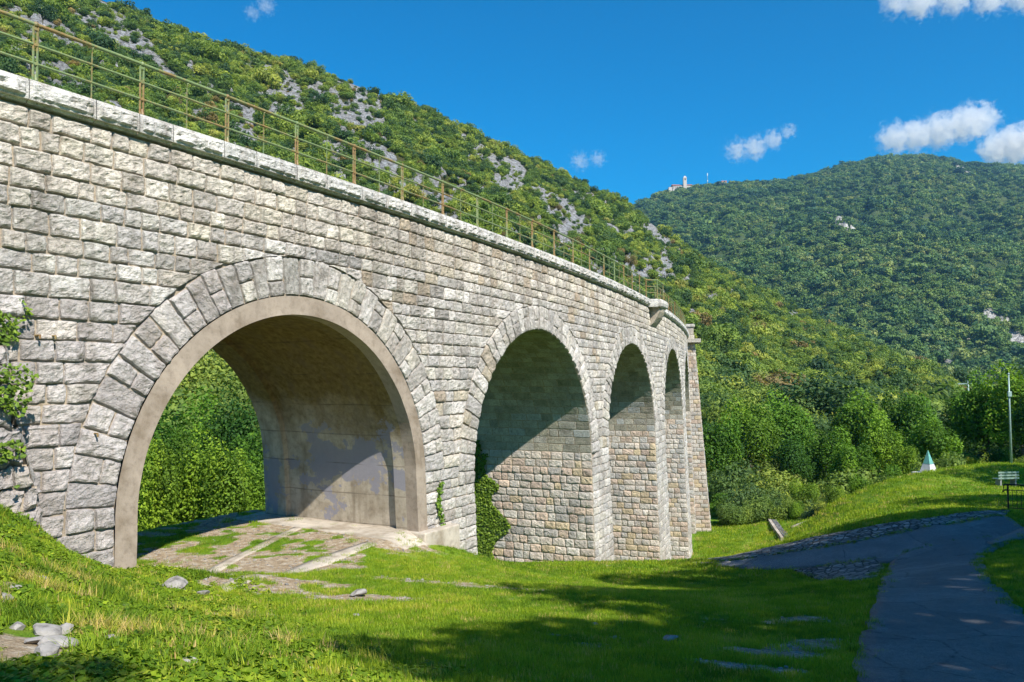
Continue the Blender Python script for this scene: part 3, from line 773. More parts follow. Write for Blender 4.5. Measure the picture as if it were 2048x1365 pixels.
# refuge balcony on the coping: corbel stone, slab with a rounded nose
def refuge():
    r = np.random.default_rng(5); s0, s1 = 34.3, 36.9; m = MB(); zt = float(deck_z(35.5)); nz = 8
    # slab
    P = [(s0-.1, .0), (s0+.15, .62), (s0+.45, .78), (s1-.45, .78), (s1-.15, .62), (s1+.1, .0)]
    def ringpts(off, z): return [tuple(wallpos(s, z, e+off if e > .1 else e)) for s, e in P]
    lv = [ringpts(-.04, zt-.42), ringpts(.02, zt-.36), ringpts(.06, zt-.2), ringpts(.03, zt-.05), ringpts(-.05, zt+.02)]
    n = len(P); V = [p for l in lv for p in l]; F = []
    for i in range(len(lv)-1):
        for k in range(n-1): F.append((i*n+k, i*n+k+1, (i+1)*n+k+1, (i+1)*n+k))
    F.append(tuple((len(lv)-1)*n+k for k in range(n))); F.append(tuple(range(n))[::-1]); m.add(V, F)
    me = m.mesh('refuge_slab', [M_STONE]); a = me.attributes.new('col', 'FLOAT_COLOR', 'POINT'); a.data.foreach_set('color', np.tile((.62, .6, .57, 1), (len(me.vertices), 1)).ravel())
    vlink('refuge_slab', me)
    m = MB(); n = 9; prof = [(0.0, .70), (-.25, .66), (-.55, .5), (-.85, .26), (-1.05, .04)]
    V, F = [], []
    for dz, e in prof:
        for k in range(5):
            s = s0+.5+(s1-s0-1.0)*k/4; V.append(tuple(wallpos(s, zt-.42+dz, max(e, .02)*(1-.12*abs(k-2)/2))))
    for i in range(len(prof)-1):
        for k in range(4): F.append((i*5+k, i*5+k+1, (i+1)*5+k+1, (i+1)*5+k))
    b = len(V)
    for side in (0, 4):
        for dz, e in prof: V.append(tuple(wallpos(s0+.5+(s1-s0-1.0)*side/4, zt-.42+dz, -.02)))
    for q, side in enumerate((0, 4)):
        for i in range(len(prof)-1):
            f = (i*5+side, (i+1)*5+side, b+q*5+i+1, b+q*5+i); F.append(f if side else f[::-1])
    m.add(V, F); me = m.mesh('corbel', [M_STONE]); a = me.attributes.new('col', 'FLOAT_COLOR', 'POINT'); a.data.foreach_set('color', np.tile((.5, .44, .36, 1), (len(me.vertices), 1)).ravel())
    vlink('corbel', me)
refuge()

# end tower with moulded cap
def tower():
    r = np.random.default_rng(77); sa, sb = 60.2, 63.4; zt = float(deck_z(61))
    zt += .22; e1 = .62; TB = .075
    cells = []; z = zt-1.1
    while z > -15.5:
        zn = z-.34
        cuts = split(0, sb-sa, .5, .95, r)
        for a, b in zip(cuts[:-1], cuts[1:]): cells.append(([(a, zn), (b, zn), (b, z), (a, z)], r.uniform(.03, .06), pick(PAL_COPE+PAL_PIER, r, .05), .16))
        z = zn
    p1 = stones(cells, lambda U, V, h: wallpos(sa+U, V, e1+TB*.5*(zt-V)+h), None, 6, amp=.03)
    cells = []; z = zt-1.1; i = 0
    while z > -15.5:
        zn = z-.34; x = .40 if i % 2 else .25; i += 1
        for a, b in ((0, x), (x, e1)): cells.append(([(a, zn), (b, zn), (b, z), (a, z)], r.uniform(.03, .06), pick(PAL_PIER, r, .05), .14))
        z = zn
    p2 = stones(cells, lambda U, V, h: wallpos(sa-h, V, U*(e1+TB*.5*(zt-V))/e1), None, 8, amp=.03)
    p3 = stones([([(a, c_), (b, c_), (b, d), (a, d)], .03, pick(PAL_PIER, r), .3) for (a, b) in ((0, .3), (.3, e1)) for c_, d in [(-15+.34*j, -15+.34*(j+1)) for j in range(50)]], lambda U, V, h: wallpos(sb+h, V, (e1-U)*(e1+TB*.5*(zt-V))/e1), None, 9)
    vstone('end_pier', [p1, p2, p3])
    def slab(name, z0, z1, s_, e_, col):
        m = MB(); a, b = sa-s_, sb+s_; V = [wallpos(x, z, e, 0) for z in (z0, z1) for x, e in ((a, -.6), (b, -.6), (b, e_), (a, e_))]
        m.add(V, [(0, 3, 2, 1), (4, 5, 6, 7), (0, 1, 5, 4), (1, 2, 6, 5), (2, 3, 7, 6), (3, 0, 4, 7)])
        me = m.mesh(name, [M_STONE]); at_ = me.attributes.new('col', 'FLOAT_COLOR', 'POINT'); at_.data.foreach_set('color', np.tile(col+(1,), (len(me.vertices), 1)).ravel())
        o = vlink(name, me); bevel(o, .03); return o
    bt = BAT*(QH-.3-zt)+e1
    slab('cornice', zt-.95, zt-.62, .5, bt+.6, (.52, .49, .44))
    slab('cap_stone', zt-.62, zt-.28, .06, bt+.06, (.60, .54, .46)); slab('cap_stone', zt-.26, zt+.42, 0, bt, (.50, .44, .37)); slab('cap_stone', zt+.42, zt+.66, .1, bt+.1, (.62, .58, .52))
    slab('cornice', zt-1.12, zt-.95, .16, bt+.14, (.38, .34, .29))
tower()

# short iron pins left in the wall face
for s_, z_ in ((.02, .70), (.28, .70), (1.02, -1.05)):
    m = MB(); p0 = Vector(wallpos(s_, z_, .0)); p1 = Vector(wallpos(s_, z_, .16)); m.tube([p0, p1, p1+Vector((0, 0, -.06))], .018, 6)
    m.build('iron_pin', [M_POST], via).location = -VO
# concrete footing beside the first pier
def footing():
    m = MB(); c, R, z0, rw = ARCH[0]; a, b = c+R_IN-.05, c+R+1.15
    V = [wallpos(x, z, e, 0) for z in (-6.4, -4.40) for x, e in ((a, -.1), (b, -.1), (b, .68+.1*(z < -5)), (a, .62+.1*(z < -5)))]
    m.add(V, [(0, 3, 2, 1), (4, 5, 6, 7), (0, 1, 5, 4), (1, 2, 6, 5), (2, 3, 7, 6), (3, 0, 4, 7)])
    o = m.build('footing', [M_CONC2], via); o.location = -VO; bevel(o, .04)
footing()

# ------------------------------------------------------------------ railing
def railing():
    root = empty('metal_railing', tuple(wallpos(0, deck_z(0), .1, 0)))
    tag(root, 'thin green and rust painted metal railing along the top of the viaduct', 'railing')
    O = Vector(root.location); h = 1.1
    def base(s, e=0.0): x, y, a = path(s); return Vector((float(x+e*math.sin(a)), float(y-e*math.cos(a)), float(deck_z(s))))
    ps = [-2.0*i for i in (2, 1)][:]+[2.001*i for i in range(14)]; s = ps[-1]
    while s+1.666 < 33.9: s += 1.666; ps.append(s)
    s = 37.2
    tail = []
    while s < 60: tail.append(s); s += 1.666
    allp = [(p, 0) for p in ps]+[(34.35, 0), (34.7, .55), (36.5, .55), (36.9, 0)]+[(p, 0) for p in tail]
    # one post mesh, copied
    m = MB()
    for sx in (-.034, .034):       # two flat irons side by side, flared feet
        m.tube([(sx, 0, .0), (sx, 0, 1.03)], .023, 4)
    m.tube([(.0, .0, .0), (.0, -.035, .05), (.0, -.012, .16)], [.045, .034, .02], 6)
    for z in (.36, .70, .98): m.box((0, 0, z), (.085, .05, .05))
    m.add(*_ball((0, 0, 1.06), .052)); post = m.mesh('post', [M_POST])
    m = MB(); m.tube([(0, .0, -.02), (0, 0, .9), (.01, -.01, 1.0), (.05, 0, 1.05)], [.014, .013, .016, .02], 5); bal = m.mesh('baluster', [M_RAIL])
    def put(me, name, s, e):
        o = link(name, me, root); b = base(s, e)-O; o.location = b; o.rotation_euler = (0, 0, float(path(s)[2])); return o
    for s, e in allp: put(post, 'post', s, e)
    for seq in (ps, tail):
        for a, b in zip(seq[:-1], seq[1:]): put(bal, 'baluster', .5*(a+b), 0)
    line = []
    for (a, ea), (b, eb) in zip(allp[:-1], allp[1:]):
        for t in (0, .5): line.append((a+(b-a)*t, ea+(eb-ea)*t))
    line.append(allp[-1])
    for name, z, rr in (('top_rail', 1.06, .036), ('rail', .70, .024), ('rail', .36, .024)):
        m = MB(); m.tube([base(s, e)-O+Vector((0, 0, z)) for s, e in [(-8.5, 0), (-6, 0)]+line], rr, 7); m.build(name, [M_RAIL], root, smooth=True)
def _ball(c, r, n=8, k=6):
    V = []; F = []
    for i in range(k+1):
        th = math.pi*i/k
        for j in range(n): V.append((c[0]+r*math.sin(th)*math.cos(2*math.pi*j/n), c[1]+r*math.sin(th)*math.sin(2*math.pi*j/n), c[2]+r*math.cos(th)))
    for i in range(k):
        for j in range(n): F.append((i*n+j, (i+1)*n+j, (i+1)*n+(j+1) % n, i*n+(j+1) % n))
    return V, F
railing()

# ------------------------------------------------------------------ foliage building blocks
def leaf_cards(C, Nrm, size, r, up=.0, asp=1.5, jitter=.9, seedlv=None):
    """quads (bent leaf clusters) at C facing roughly Nrm"""
    n = len(C); N = Nrm+r.normal(0, jitter, (n, 3))*np.array([1, 1, 1]); N[:, 2] += up
    N /= np.linalg.norm(N, axis=1)[:, None]+1e-9
    T = np.cross(N, r.normal(0, 1, (n, 3))); T /= np.linalg.norm(T, axis=1)[:, None]+1e-9; B = np.cross(N, T)
    s = (size*r.uniform(.6, 1.3, n))[:, None]
    a, b = T*s*asp*.5, B*s*.5
    V = np.stack([C-a, C+b*.9-N*s*.12, C+a, C-b*.9-N*s*.12], 1).reshape(-1, 3)   # diamond leaf
    F = np.arange(n*4).reshape(n, 4); return V, F
def crown_points(n, r, lobes=9, flat=.8, shell=.35, seed=0):
    """points and outward normals over a cluster of lobes inside a unit crown"""
    th = r.uniform(0, 2*math.pi, lobes); u = r.uniform(-.45, .95, lobes); rad = r.uniform(.35, .68, lobes)
    L = np.c_[np.cos(th)*np.sqrt(1-u*u)*rad, np.sin(th)*np.sqrt(1-u*u)*rad, u*rad*flat]; LR = r.uniform(.28, .46, lobes)
    L = np.r_[L, [[0, 0, -.05]]]; LR = np.r_[LR, .55]
    k = r.choice(len(L), n, p=LR**2/np.sum(LR**2)); D = r.normal(0, 1, (n, 3)); D[:, 2] *= .9; D /= np.linalg.norm(D, axis=1)[:, None]
    rr = LR[k]*(1-shell*r.random(n)**2)*(1+.18*fbm(D[:, 0]*3, D[:, 1]*3, D[:, 2]*3+k*7, 2, 3))
    P = L[k]+D*rr[:, None]*np.array([1, 1, .85]); lv = .5+.33*r.normal(size=len(L))[k]+.13*r.normal(size=n)
    return P, D, np.clip(lv, 0, 1)
LEAF_GREEN = [(0.0, (.05, .105, .045)), (.2, (.085, .155, .05)), (.45, (.18, .27, .05)), (.7, (.28, .35, .06)), (.93, (.36, .39, .09)), (1.0, (.28, .22, .09))]
LEAF_FAR = [(0.0, (.04, .09, .05)), (.3, (.075, .155, .055)), (.7, (.16, .25, .06)), (1.0, (.25, .30, .09))]
M_LEAF_I = mat_leaf('scrub_leaves', LEAF_GREEN, True, .35); M_LEAF_FAR = mat_leaf('far_wood_leaves', LEAF_FAR, True, .25)
M_LEAF_O = mat_leaf('tree_leaves', [(0.0, (.03, .085, .02)), (.3, (.06, .15, .02)), (.55, (.11, .23, .022)), (.8, (.20, .31, .03)), (1.0, (.45, .42, .03))], 'OBJECT', .35)
PROTO = bpy.data.collections.new('prototypes')       # sources for the instanced vegetation, not linked into the scene
def proto_bush(name, n, size, seed, flat=.8, lobes=9, asp=1.5, mat=None, core=True):
    r = np.random.default_rng(seed); P, D, lv = crown_points(n, r, lobes, flat); V, F = leaf_cards(P, D, size, r, .25, asp, .5)
    lvv = np.repeat(.5+(lv-.5)*.65, 4)
    return mesh_np(name, V, F, [mat], attrs={'lv': ('FLOAT', lvv)})
def collection(name, meshes):
    c = bpy.data.collections.new(name)
    for i, me in enumerate(meshes):
        o = bpy.data.objects.new('%s_%02d' % (name, i), me); c.objects.link(o)
    return c
def scatter(name, pts, coll, nproto, scale, rot, tint, mat=None, r=None, kind='stuff', idx=None):
    """one object of instanced plants on points (geometry nodes)"""
    n = len(pts); r = r or np.random.default_rng(1)
    sc = np.asarray(scale, float); sc = np.repeat(sc[:, None], 3, 1) if sc.ndim == 1 else sc
    rt = np.zeros((n, 3)); rot = np.asarray(rot, float)
    if rot.ndim == 1: rt[:, 2] = rot
    else: rt = rot
    me = bpy.data.meshes.new(name); me.vertices.add(n); me.vertices.foreach_set('co', np.asarray(pts, np.float32).ravel())
    a = me.attributes.new('isc', 'FLOAT_VECTOR', 'POINT'); a.data.foreach_set('vector', sc.astype(np.float32).ravel())
    a = me.attributes.new('irot', 'FLOAT_VECTOR', 'POINT'); a.data.foreach_set('vector', rt.astype(np.float32).ravel())
    a = me.attributes.new('tint', 'FLOAT', 'POINT'); a.data.foreach_set('value', np.asarray(tint, np.float32))
    a = me.attributes.new('iidx', 'INT', 'POINT'); a.data.foreach_set('value', (np.asarray(idx) if idx is not None else r.integers(0, nproto, n)).astype(np.int32))
    o = link(name, me); ng = bpy.data.node_groups.new(name, 'GeometryNodeTree')
    ng.interface.new_socket('Geometry', in_out='INPUT', socket_type='NodeSocketGeometry'); ng.interface.new_socket('Geometry', in_out='OUTPUT', socket_type='NodeSocketGeometry')
    N = ng.nodes; i_ = N.new('NodeGroupInput'); o_ = N.new('NodeGroupOutput'); ci = N.new('GeometryNodeCollectionInfo'); ci.inputs['Collection'].default_value = coll
    ci.inputs['Separate Children'].default_value = True; ci.inputs['Reset Children'].default_value = True
    ip = N.new('GeometryNodeInstanceOnPoints'); ip.inputs['Pick Instance'].default_value = True
    def na(nm, t):
        q = N.new('GeometryNodeInputNamedAttribute'); q.data_type = t; q.inputs['Name'].default_value = nm; return q.outputs['Attribute']
    L = ng.links.new; L(i_.outputs[0], ip.inputs['Points']); L(ci.outputs[0], ip.inputs['Instance']); L(na('isc', 'FLOAT_VECTOR'), ip.inputs['Scale'])
    er = N.new('FunctionNodeEulerToRotation'); L(na('irot', 'FLOAT_VECTOR'), er.inputs[0]); L(er.outputs[0], ip.inputs['Rotation']); L(na('iidx', 'INT'), ip.inputs['Instance Index'])
    L(ip.outputs[0], o_.inputs[0])
    m = o.modifiers.new('instances', 'NODES'); m.node_group = ng
    return tag(o, kind=kind)

# ------------------------------------------------------------------ hills
def m_hill(name, rock=(.62, .59, .56), soil=((.08, .10, .03), (.17, .165, .065)), scale=.12):
    g = NT(name); p = g.pos(); rk = g.attr('rock', False, 'Fac')
    n1 = g.noise(scale, p, 6, .65); n2 = g.noise(scale*5, p, 6, .75); n3 = g.noise(scale*14, p, 4, .7)
    q = g.mapping(p, (scale*3, scale*3, scale*7), (.4, .3, .2)); n4 = g.n('TexVoronoi', {'Vector': q, 'Scale': 1.0}, feature='DISTANCE_TO_EDGE').outputs['Distance']
    base = g.ramp(n1, [(.35, soil[0]), (.65, soil[1])])
    base = g.mix(g.ramp(n2, [(.6, 0.0), (.72, .6)]), base, (.22, .15, .08))
    rc = g.ramp(n2, [(.34, tuple(v*.35 for v in rock)), (.47, tuple(v*.85 for v in rock)), (.6, tuple(min(.8, v*1.45) for v in rock))])
    rc = g.mix(g.ramp(n4, [(0.0, .75), (.09, 0.0)]), rc, tuple(v*.3 for v in rock))
    f = g.ramp(g.math('ADD', rk, g.math('MULTIPLY', g.math('SUBTRACT', n3, .5), .7)), [(.46, 0.0), (.54, 1.0)])
    c = g.mix(f, base, rc)
    return g.pbr(c, .95, g.bump(g.math('ADD', n2, n3), 1.0, 3.0), spec=.1)
def polar_hill(name, ridge, yf, yr, zf, mat, rockspots, np_=900, nt_=260, power=1.05, rough=3.0, drop=4.0, seed=3, topoff=3.0, x0=-900, x1=2400, back=.35, spread=1.0):
    """terrain strip: for each bearing (photo x) rises from a foot distance to the ridge distance; ridge heights read off the skyline"""
    P = np.linspace(x0, x1, np_); T = np.r_[np.linspace(0, 1, nt_), 1+back*np.linspace(.1, 1, 12)]
    PX, TT = np.meshgrid(P, T)
    ry = np.interp(P, [q[0] for q in ridge], [q[1] for q in ridge]); Yf = np.interp(P, *zip(*yf)); Yr = np.interp(P, *zip(*yr)); Zf = np.interp(P, *zip(*zf)) if hasattr(zf, '__len__') else np.full_like(P, zf)
    Y = Yf+(Yr-Yf)*TT; az = (PX-1024)/FPX
    zr = np.array([ray(a, b)[1] for a, b in zip(P, ry)])*Yr-topoff
    t1 = np.clip(TT, 0, 1); Z = Zf+(zr-Zf)*t1**power
    Z = Z-np.maximum(TT-1, 0)**1.3*drop*60
    X = az*Y
    env = np.sin(np.clip(TT, 0, 1)*math.pi)**.6
    Z = Z+env*rough*(ridged(X*.012, Y*.012, 0, seed, 4)*1.6+fbm(X*.05, Y*.05, 0, seed+3, 4))
    R = np.zeros_like(Z)
    sy = None
    # screen row of each vertex, used only to place the outcrops
    SY = 746.6-FPX*Z/Y
    nn = fbm(X*.03, Y*.03, Z*.03, seed+8, 4)
    for (cx, cy, rx, ry_, k) in rockspots:
        dx, dy = PX-cx, SY-cy; ca, sa = math.cos(.6), math.sin(.6)
        u, v = dx*ca+dy*sa, -dx*sa+dy*ca
        st = fbm(u/9, v/26, 0, seed+11, 4)            # broken into streaks that run down the slope
        R = np.maximum(R, k*sstep(1.5, .35, (u/rx)**2*.8+(v/ry_)**2*.55+.9*nn)*sstep(-.42, .12, st+.18))
    R = np.maximum(R, spread*sstep(.17, .36, fbm(PX/15, SY/20, 1, seed+21, 4))*sstep(.15, .45, TT)*sstep(1700, 1300, PX))
    Z = Z+R*rough*.9*np.maximum(0, ridged(X*.09, Y*.09, Z*.09, seed+5, 3))*env
    nx, ny = len(P), len(T); i = np.arange((ny-1)*(nx-1)); a = (i//(nx-1))*nx+i % (nx-1); F = np.c_[a, a+1, a+nx+1, a+nx]
    me = mesh_np(name, np.stack([X, Y, Z], -1).reshape(-1, 3), F, [mat], smooth=True, attrs={'rock': ('FLOAT', R.ravel())})
    tag(link(name, me), kind='structure')
    return P, T, X, Y, Z, R, SY
def bilin(G, fi, fj):
    i0 = np.clip(np.floor(fi).astype(int), 0, G.shape[0]-2); j0 = np.clip(np.floor(fj).astype(int), 0, G.shape[1]-2); a, b = fi-i0, fj-j0
    return G[i0, j0]*(1-a)*(1-b)+G[i0+1, j0]*a*(1-b)+G[i0, j0+1]*(1-a)*b+G[i0+1, j0+1]*a*b
def sample_hill(H, n, tmax_i, r, wpow=1.0, x0=None, x1=None):
    P, T, X, Y, Z, R, SY = H
    j = r.uniform(0 if x0 is None else np.searchsorted(P, x0), (len(P)-1.01) if x1 is None else np.searchsorted(P, x1), n); i = (r.random(n)**wpow)*(tmax_i-1.01)
    return np.stack([bilin(X, i, j), bilin(Y, i, j), bilin(Z, i, j)], -1), bilin(R, i, j), bilin(SY, i, j), np.interp(j, np.arange(len(P)), P), i/(tmax_i-1)

spur_ridge = [(-900,-420),(-300,-200),(0,-110),(120,-45),(232,4),(330,45),(500,98),(620,125),(700,155),(850,215),(1000,282),(1100,328),(1200,378),(1270,408),(1370,490),(1500,562),(1650,642),(1750,690),(1850,728),(1930,772),(1980,830),(2100,880),(2400,930)]
SPOTS = [(210,40,110,26,.9),(60,20,80,18,.8),(700,195,85,40,1),(570,200,40,30,.95),(560,150,50,14,.7),(1020,350,42,26,1),(1120,420,70,22,1),(960,300,60,12,.7),(110,150,60,22,.9),(35,60,50,14,.8),(480,240,60,22,.75),(760,320,60,20,.8),(200,200,70,16,.7),(640,280,60,14,.7),(1325,540,45,20,.9),(1250,530,40,14,.8),(860,380,70,18,.7),(1440,520,35,10,.9),(300,120,60,12,.6),(410,190,50,12,.6),(820,255,40,10,.6),(1180,490,40,12,.7),(1620,655,45,12,.75)]
H1 = polar_hill('hill', spur_ridge, [(-900,62),(200,62),(900,85),(1300,112),(1700,118),(2000,105),(2400,105)], [(-900,300),(230,330),(700,380),(1270,470),(1650,460),(1930,360),(2400,300)],
                [(-900,-15),(900,-16),(1300,-15.5),(2400,-13)], m_hill('hillside'), SPOTS)
far_ridge = [(600,470),(900,455),(1180,430),(1270,408),(1330,384),(1365,378),(1420,370),(1470,366),(1560,362),(1640,345),(1700,330),(1760,315),(1830,309),(1890,316),(1960,326),(2048,330),(2200,340),(2500,390)]
H2 = polar_hill('far_hill', far_ridge, [(600,700),(2500,620)], [(600,1900),(1300,1900),(1800,2100),(2500,2100)], -30, m_hill('far_hillside', (.46, .44, .41), ((.045, .085, .03), (.09, .12, .045)), .03),
                [(1690,455,34,5,.8),(2010,665,70,18,.62),(1880,715,50,10,.66),(1930,690,55,12,.56),(1935,342,26,2.5,1)], 500, 200, 1.0, 22, 8, 9, 6, 600, 2500, spread=0.0)
me = mesh_np('plain', [(-6000,-3000,-19.5),(6000,-3000,-19.5),(6000,9000,-19.5),(-6000,9000,-19.5)], [(0,1,2,3)], [m_hill('plain_soil')], attrs={'rock': ('FLOAT', [0]*4)})
tag(link('terrain', me), kind='structure')

rv = np.random.default_rng(101)
scrub = collection('scrub', [proto_bush('scrub', 950, .115, 200+i, .8, 8+i % 3, 1.4, M_LEAF_I) for i in range(6)])
P, RK, SY, PXs, TI = sample_hill(H1, 32000, 260, rv, .62)
nz = fbm(P[:, 0]*.02, P[:, 1]*.02, P[:, 2]*.02, 55, 4)
keep = (RK+.35*fbm(P[:, 0]*.12, P[:, 1]*.12, P[:, 2]*.12, 56, 3) < .5)
# fewer on the dry upper left, closed canopy low down
keep |= (rv.random(len(P)) < .22)
onrock = RK > .5
P, RK, SY, PXs, TI, nz, onrock = P[keep], RK[keep], SY[keep], PXs[keep], TI[keep], nz[keep], onrock[keep]
low = sstep(.3, .0, TI)
size = rv.lognormal(math.log(1.75), .36, len(P))*(1+1.0*low)+.35*P[:, 1]/400
size = np.where(rv.random(len(P)) < .1, size*1.5, size)*np.where(onrock, .55, 1)
sc3 = np.stack([size, size*rv.uniform(.8, 1.2, len(P)), size*rv.uniform(.75, 1.15, len(P))], -1)
tint = np.clip(.5+.32*nz+.2*rv.normal(size=len(P)), 0, .95); dark = rv.random(len(P)) < .2; tint = np.where(dark, rv.uniform(0, .18, len(P)), tint); tint = np.where(rv.random(len(P)) < .02, 1.0, tint)
P[:, 2] += size*.42
fine = collection('fine_scrub', [proto_bush('fine_scrub', 3000, .06, 240+i, .85, 10+i % 3, 1.4, M_LEAF_I) for i in range(5)])
kn = P[:, 1] < 150
tag(scatter('hillside_thicket', P[kn], fine, 5, sc3[kn], rv.uniform(0, 6.28, int(kn.sum())), tint[kn], r=rv), 'leafy green thicket on the lowest part of the hillside behind the viaduct', 'thicket')
P, sc3, tint = P[~kn], sc3[~kn], tint[~kn]
tag(scatter('hillside_scrub', P, scrub, 6, sc3, rv.uniform(0, 6.28, len(P)), tint, r=rv), 'dense green scrub and bushes covering the steep limestone hillside behind the viaduct', 'scrub')

farp = collection('far_crown', [proto_bush('far_crown', 170, .23, 300+i, .9, 6, 1.2, M_LEAF_FAR) for i in range(4)])
P, RK, SY, PXs, TI = sample_hill(H2, 60000, 200, rv, .75, 1150, 2250)
keep = (RK+.3*fbm(P[:, 0]*.02, P[:, 1]*.02, P[:, 2]*.02, 57, 3) < .5)
P, RK, PXs, TI = P[keep], RK[keep], PXs[keep], TI[keep]
size = rv.lognormal(math.log(5.6), .38, len(P)); nz = fbm(P[:, 0]*.006, P[:, 1]*.006, P[:, 2]*.006, 58, 4)
tint = np.clip(.5+.5*nz+.24*rv.normal(size=len(P)), 0, 1)
P[:, 2] += size*.35
tag(scatter('far_wood', P, farp, 4, np.stack([size, size, size*rv.uniform(.8, 1.1, len(P))], -1), rv.uniform(0, 6.28, len(P)), tint, r=rv), 'blue-green wood covering the far mountain below the hilltop church', 'wood')

# ------------------------------------------------------------------ trees one can tell apart
M_BARK = mat_simple('bark', (.16, .125, .09), .95, 9, .3)
def crown_mesh(name, n, size, seed, lobes, tall=1.0, flat=.8):
    r = np.random.default_rng(seed); P, D, lv = crown_points(n, r, lobes, flat)
    P = P*np.array([1, 1, tall]); V, F = leaf_cards(P, D, size, r, .25, 1.5, .6)
    return mesh_np(name, V, F, [M_LEAF_O], attrs={'lv': ('FLOAT', np.repeat(lv, 4))})
TALLS = (.9, 1.4, 2.0, 2.9)
CROWNS = [[crown_mesh('crown', 8200, .062, 400+i*7+j, l+3*j, t) for j, t in enumerate(TALLS)] for i, l in enumerate([12, 9, 16, 11, 8])]
def trunk_mesh(seed):
    r = random.Random(seed); m = MB(); x = y = 0; pts = []; 
    for i in range(6): pts.append((x, y, i*.2)); x += r.uniform(-.02, .02); y += r.uniform(-.02, .02)
    m.tube(pts, [.022, .018, .015, .012, .009, .004], 8)
    for k in range(7):
        z = r.uniform(.3, .8); a = k*2.4+r.random(); L = r.uniform(.07, .13); i = int(z/.2)
        b = Vector(pts[i]); d = Vector((math.cos(a), math.sin(a), r.uniform(.6, 1.2))).normalized()
        b = Vector((pts[i][0], pts[i][1], z)); m.tube([b, b+d*L*.5+Vector((0, 0, .01)), b+d*L], [.009, .006, .003], 5)
    return m.mesh('trunk', [M_BARK], True)
TRUNKS = [trunk_mesh(i) for i in range(4)]
def tree(label, x, y, ztop, rad, kind=0, tint=.5, cat='tree', group=None, zbase=None, name='tree', seed=0):
    zb = float(ground(x, y, False))-.15 if zbase is None else zbase; H = ztop-zb
    t = empty(name, (x, y, zb), (seed*2.399) % 6.28); tag(t, label, cat, group)
    ch = min(H*.5, rad*1.25) if group == 'shade trees beside the path' else min(H*.56, rad*3.2)
    j = min(range(4), key=lambda q: abs(math.log(TALLS[q]*rad/ch))); tall = TALLS[j]
    c = link('crown' if cat == 'tree' else 'foliage', CROWNS[kind][j], t); c.location = (0, 0, H-ch*.86); c.scale = (rad, rad*(.85+.3*((seed*7) % 5)/5), ch/tall); c['tint'] = float(tint)
    k = link('trunk' if cat == 'tree' else 'stem', TRUNKS[seed % 4], t); k.scale = (H, H, max(.3*H, H-ch*.9))
    return t
def tree_px(label, px, toppy, Y, wpx, kind=0, tint=.5, cat='tree', group='trees beyond the lawn', name='tree', seed=0):
    x, _, z = at(px, toppy, Y); tree(label, x, Y, z, wpx/FPX*Y*.5, kind, tint, cat, group, None, name, seed)
TG = 'trees and shrubs along the edge of the lawn'
for i, a in enumerate([
    ('tall mid green tree directly right of the end pier of the viaduct', 1432, 800, 92, 120, 1, .42),
    ('tall yellow-green tree second in the row right of the end pier', 1497, 775, 100, 130, 0, .66),
    ('broad olive green tree behind the stone channel in the valley lawn', 1560, 760, 104, 140, 2, .52),
    ('dark dense tree rising straight behind the stone channel', 1588, 865, 84, 105, 3, .22),
    ('bright green young tree standing above the top of the stone channel', 1606, 945, 74, 62, 1, .70),
    ('green rounded tree above the left flank of the mound', 1652, 835, 86, 110, 0, .47),
    ('tall pale green tree far behind the left flank of the mound', 1712, 752, 112, 130, 1, .60),
    ('leafy mid green tree leaning over the shoulder of the mound', 1705, 865, 80, 96, 4, .55),
    ('pale olive tree behind and left of the pyramid monument', 1768, 800, 84, 110, 2, .60),
    ('round bright green tree right behind the pyramid monument', 1868, 828, 76, 125, 0, .50),
    ('yellow-green tree directly left of the pyramid monument', 1806, 872, 74, 72, 4, .68),
    ('tall green tree with top against the foot of the far mountain', 1815, 762, 112, 140, 2, .55),
    ('dark green tree left of the tall pole', 1925, 760, 86, 95, 1, .38),
    ('large dark tree whose crown rises behind the pole', 1972, 716, 78, 140, 2, .42),
    ('large olive tree at the right edge of the picture', 2042, 700, 74, 160, 0, .62),
    ('deep shaded tree standing right of the bench', 2085, 745, 62, 150, 2, .20)]):
    tree_px(*a, group=TG, seed=i)
for i, a in enumerate([
    ('low rounded shrub next to the foot of the end pier', 1437, 985, 80, 64, 0, .50),
    ('pale brownish green shrub at the far end of the valley lawn', 1498, 1005, 79, 58, 2, .62),
    ('dark shrub left of the stone channel', 1548, 985, 77, 55, 4, .30),
    ('bright green shrub where the stone channel meets the trees', 1592, 1000, 70, 44, 0, .62),
    ('brown-green scrubby bush low on the flank of the mound', 1668, 965, 66, 52, 2, .78),
    ('green bush half way up the flank of the mound', 1722, 940, 66, 58, 0, .55),
    ('leafy bush on the mound left of the pyramid monument', 1775, 915, 66, 62, 4, .50),
    ('small yellow-green bush beside the base of the pyramid monument', 1900, 898, 66, 48, 0, .78),
    ('bright yellow bush below the trees right of the pyramid monument', 1943, 905, 65, 36, 4, 1.0),
    ('dark bush behind the bench', 1995, 885, 66, 62, 2, .32)]):
    tree_px(*a, cat='shrub', group=TG, name='shrub', seed=i+20)
AG = 'trees seen through the first arch'
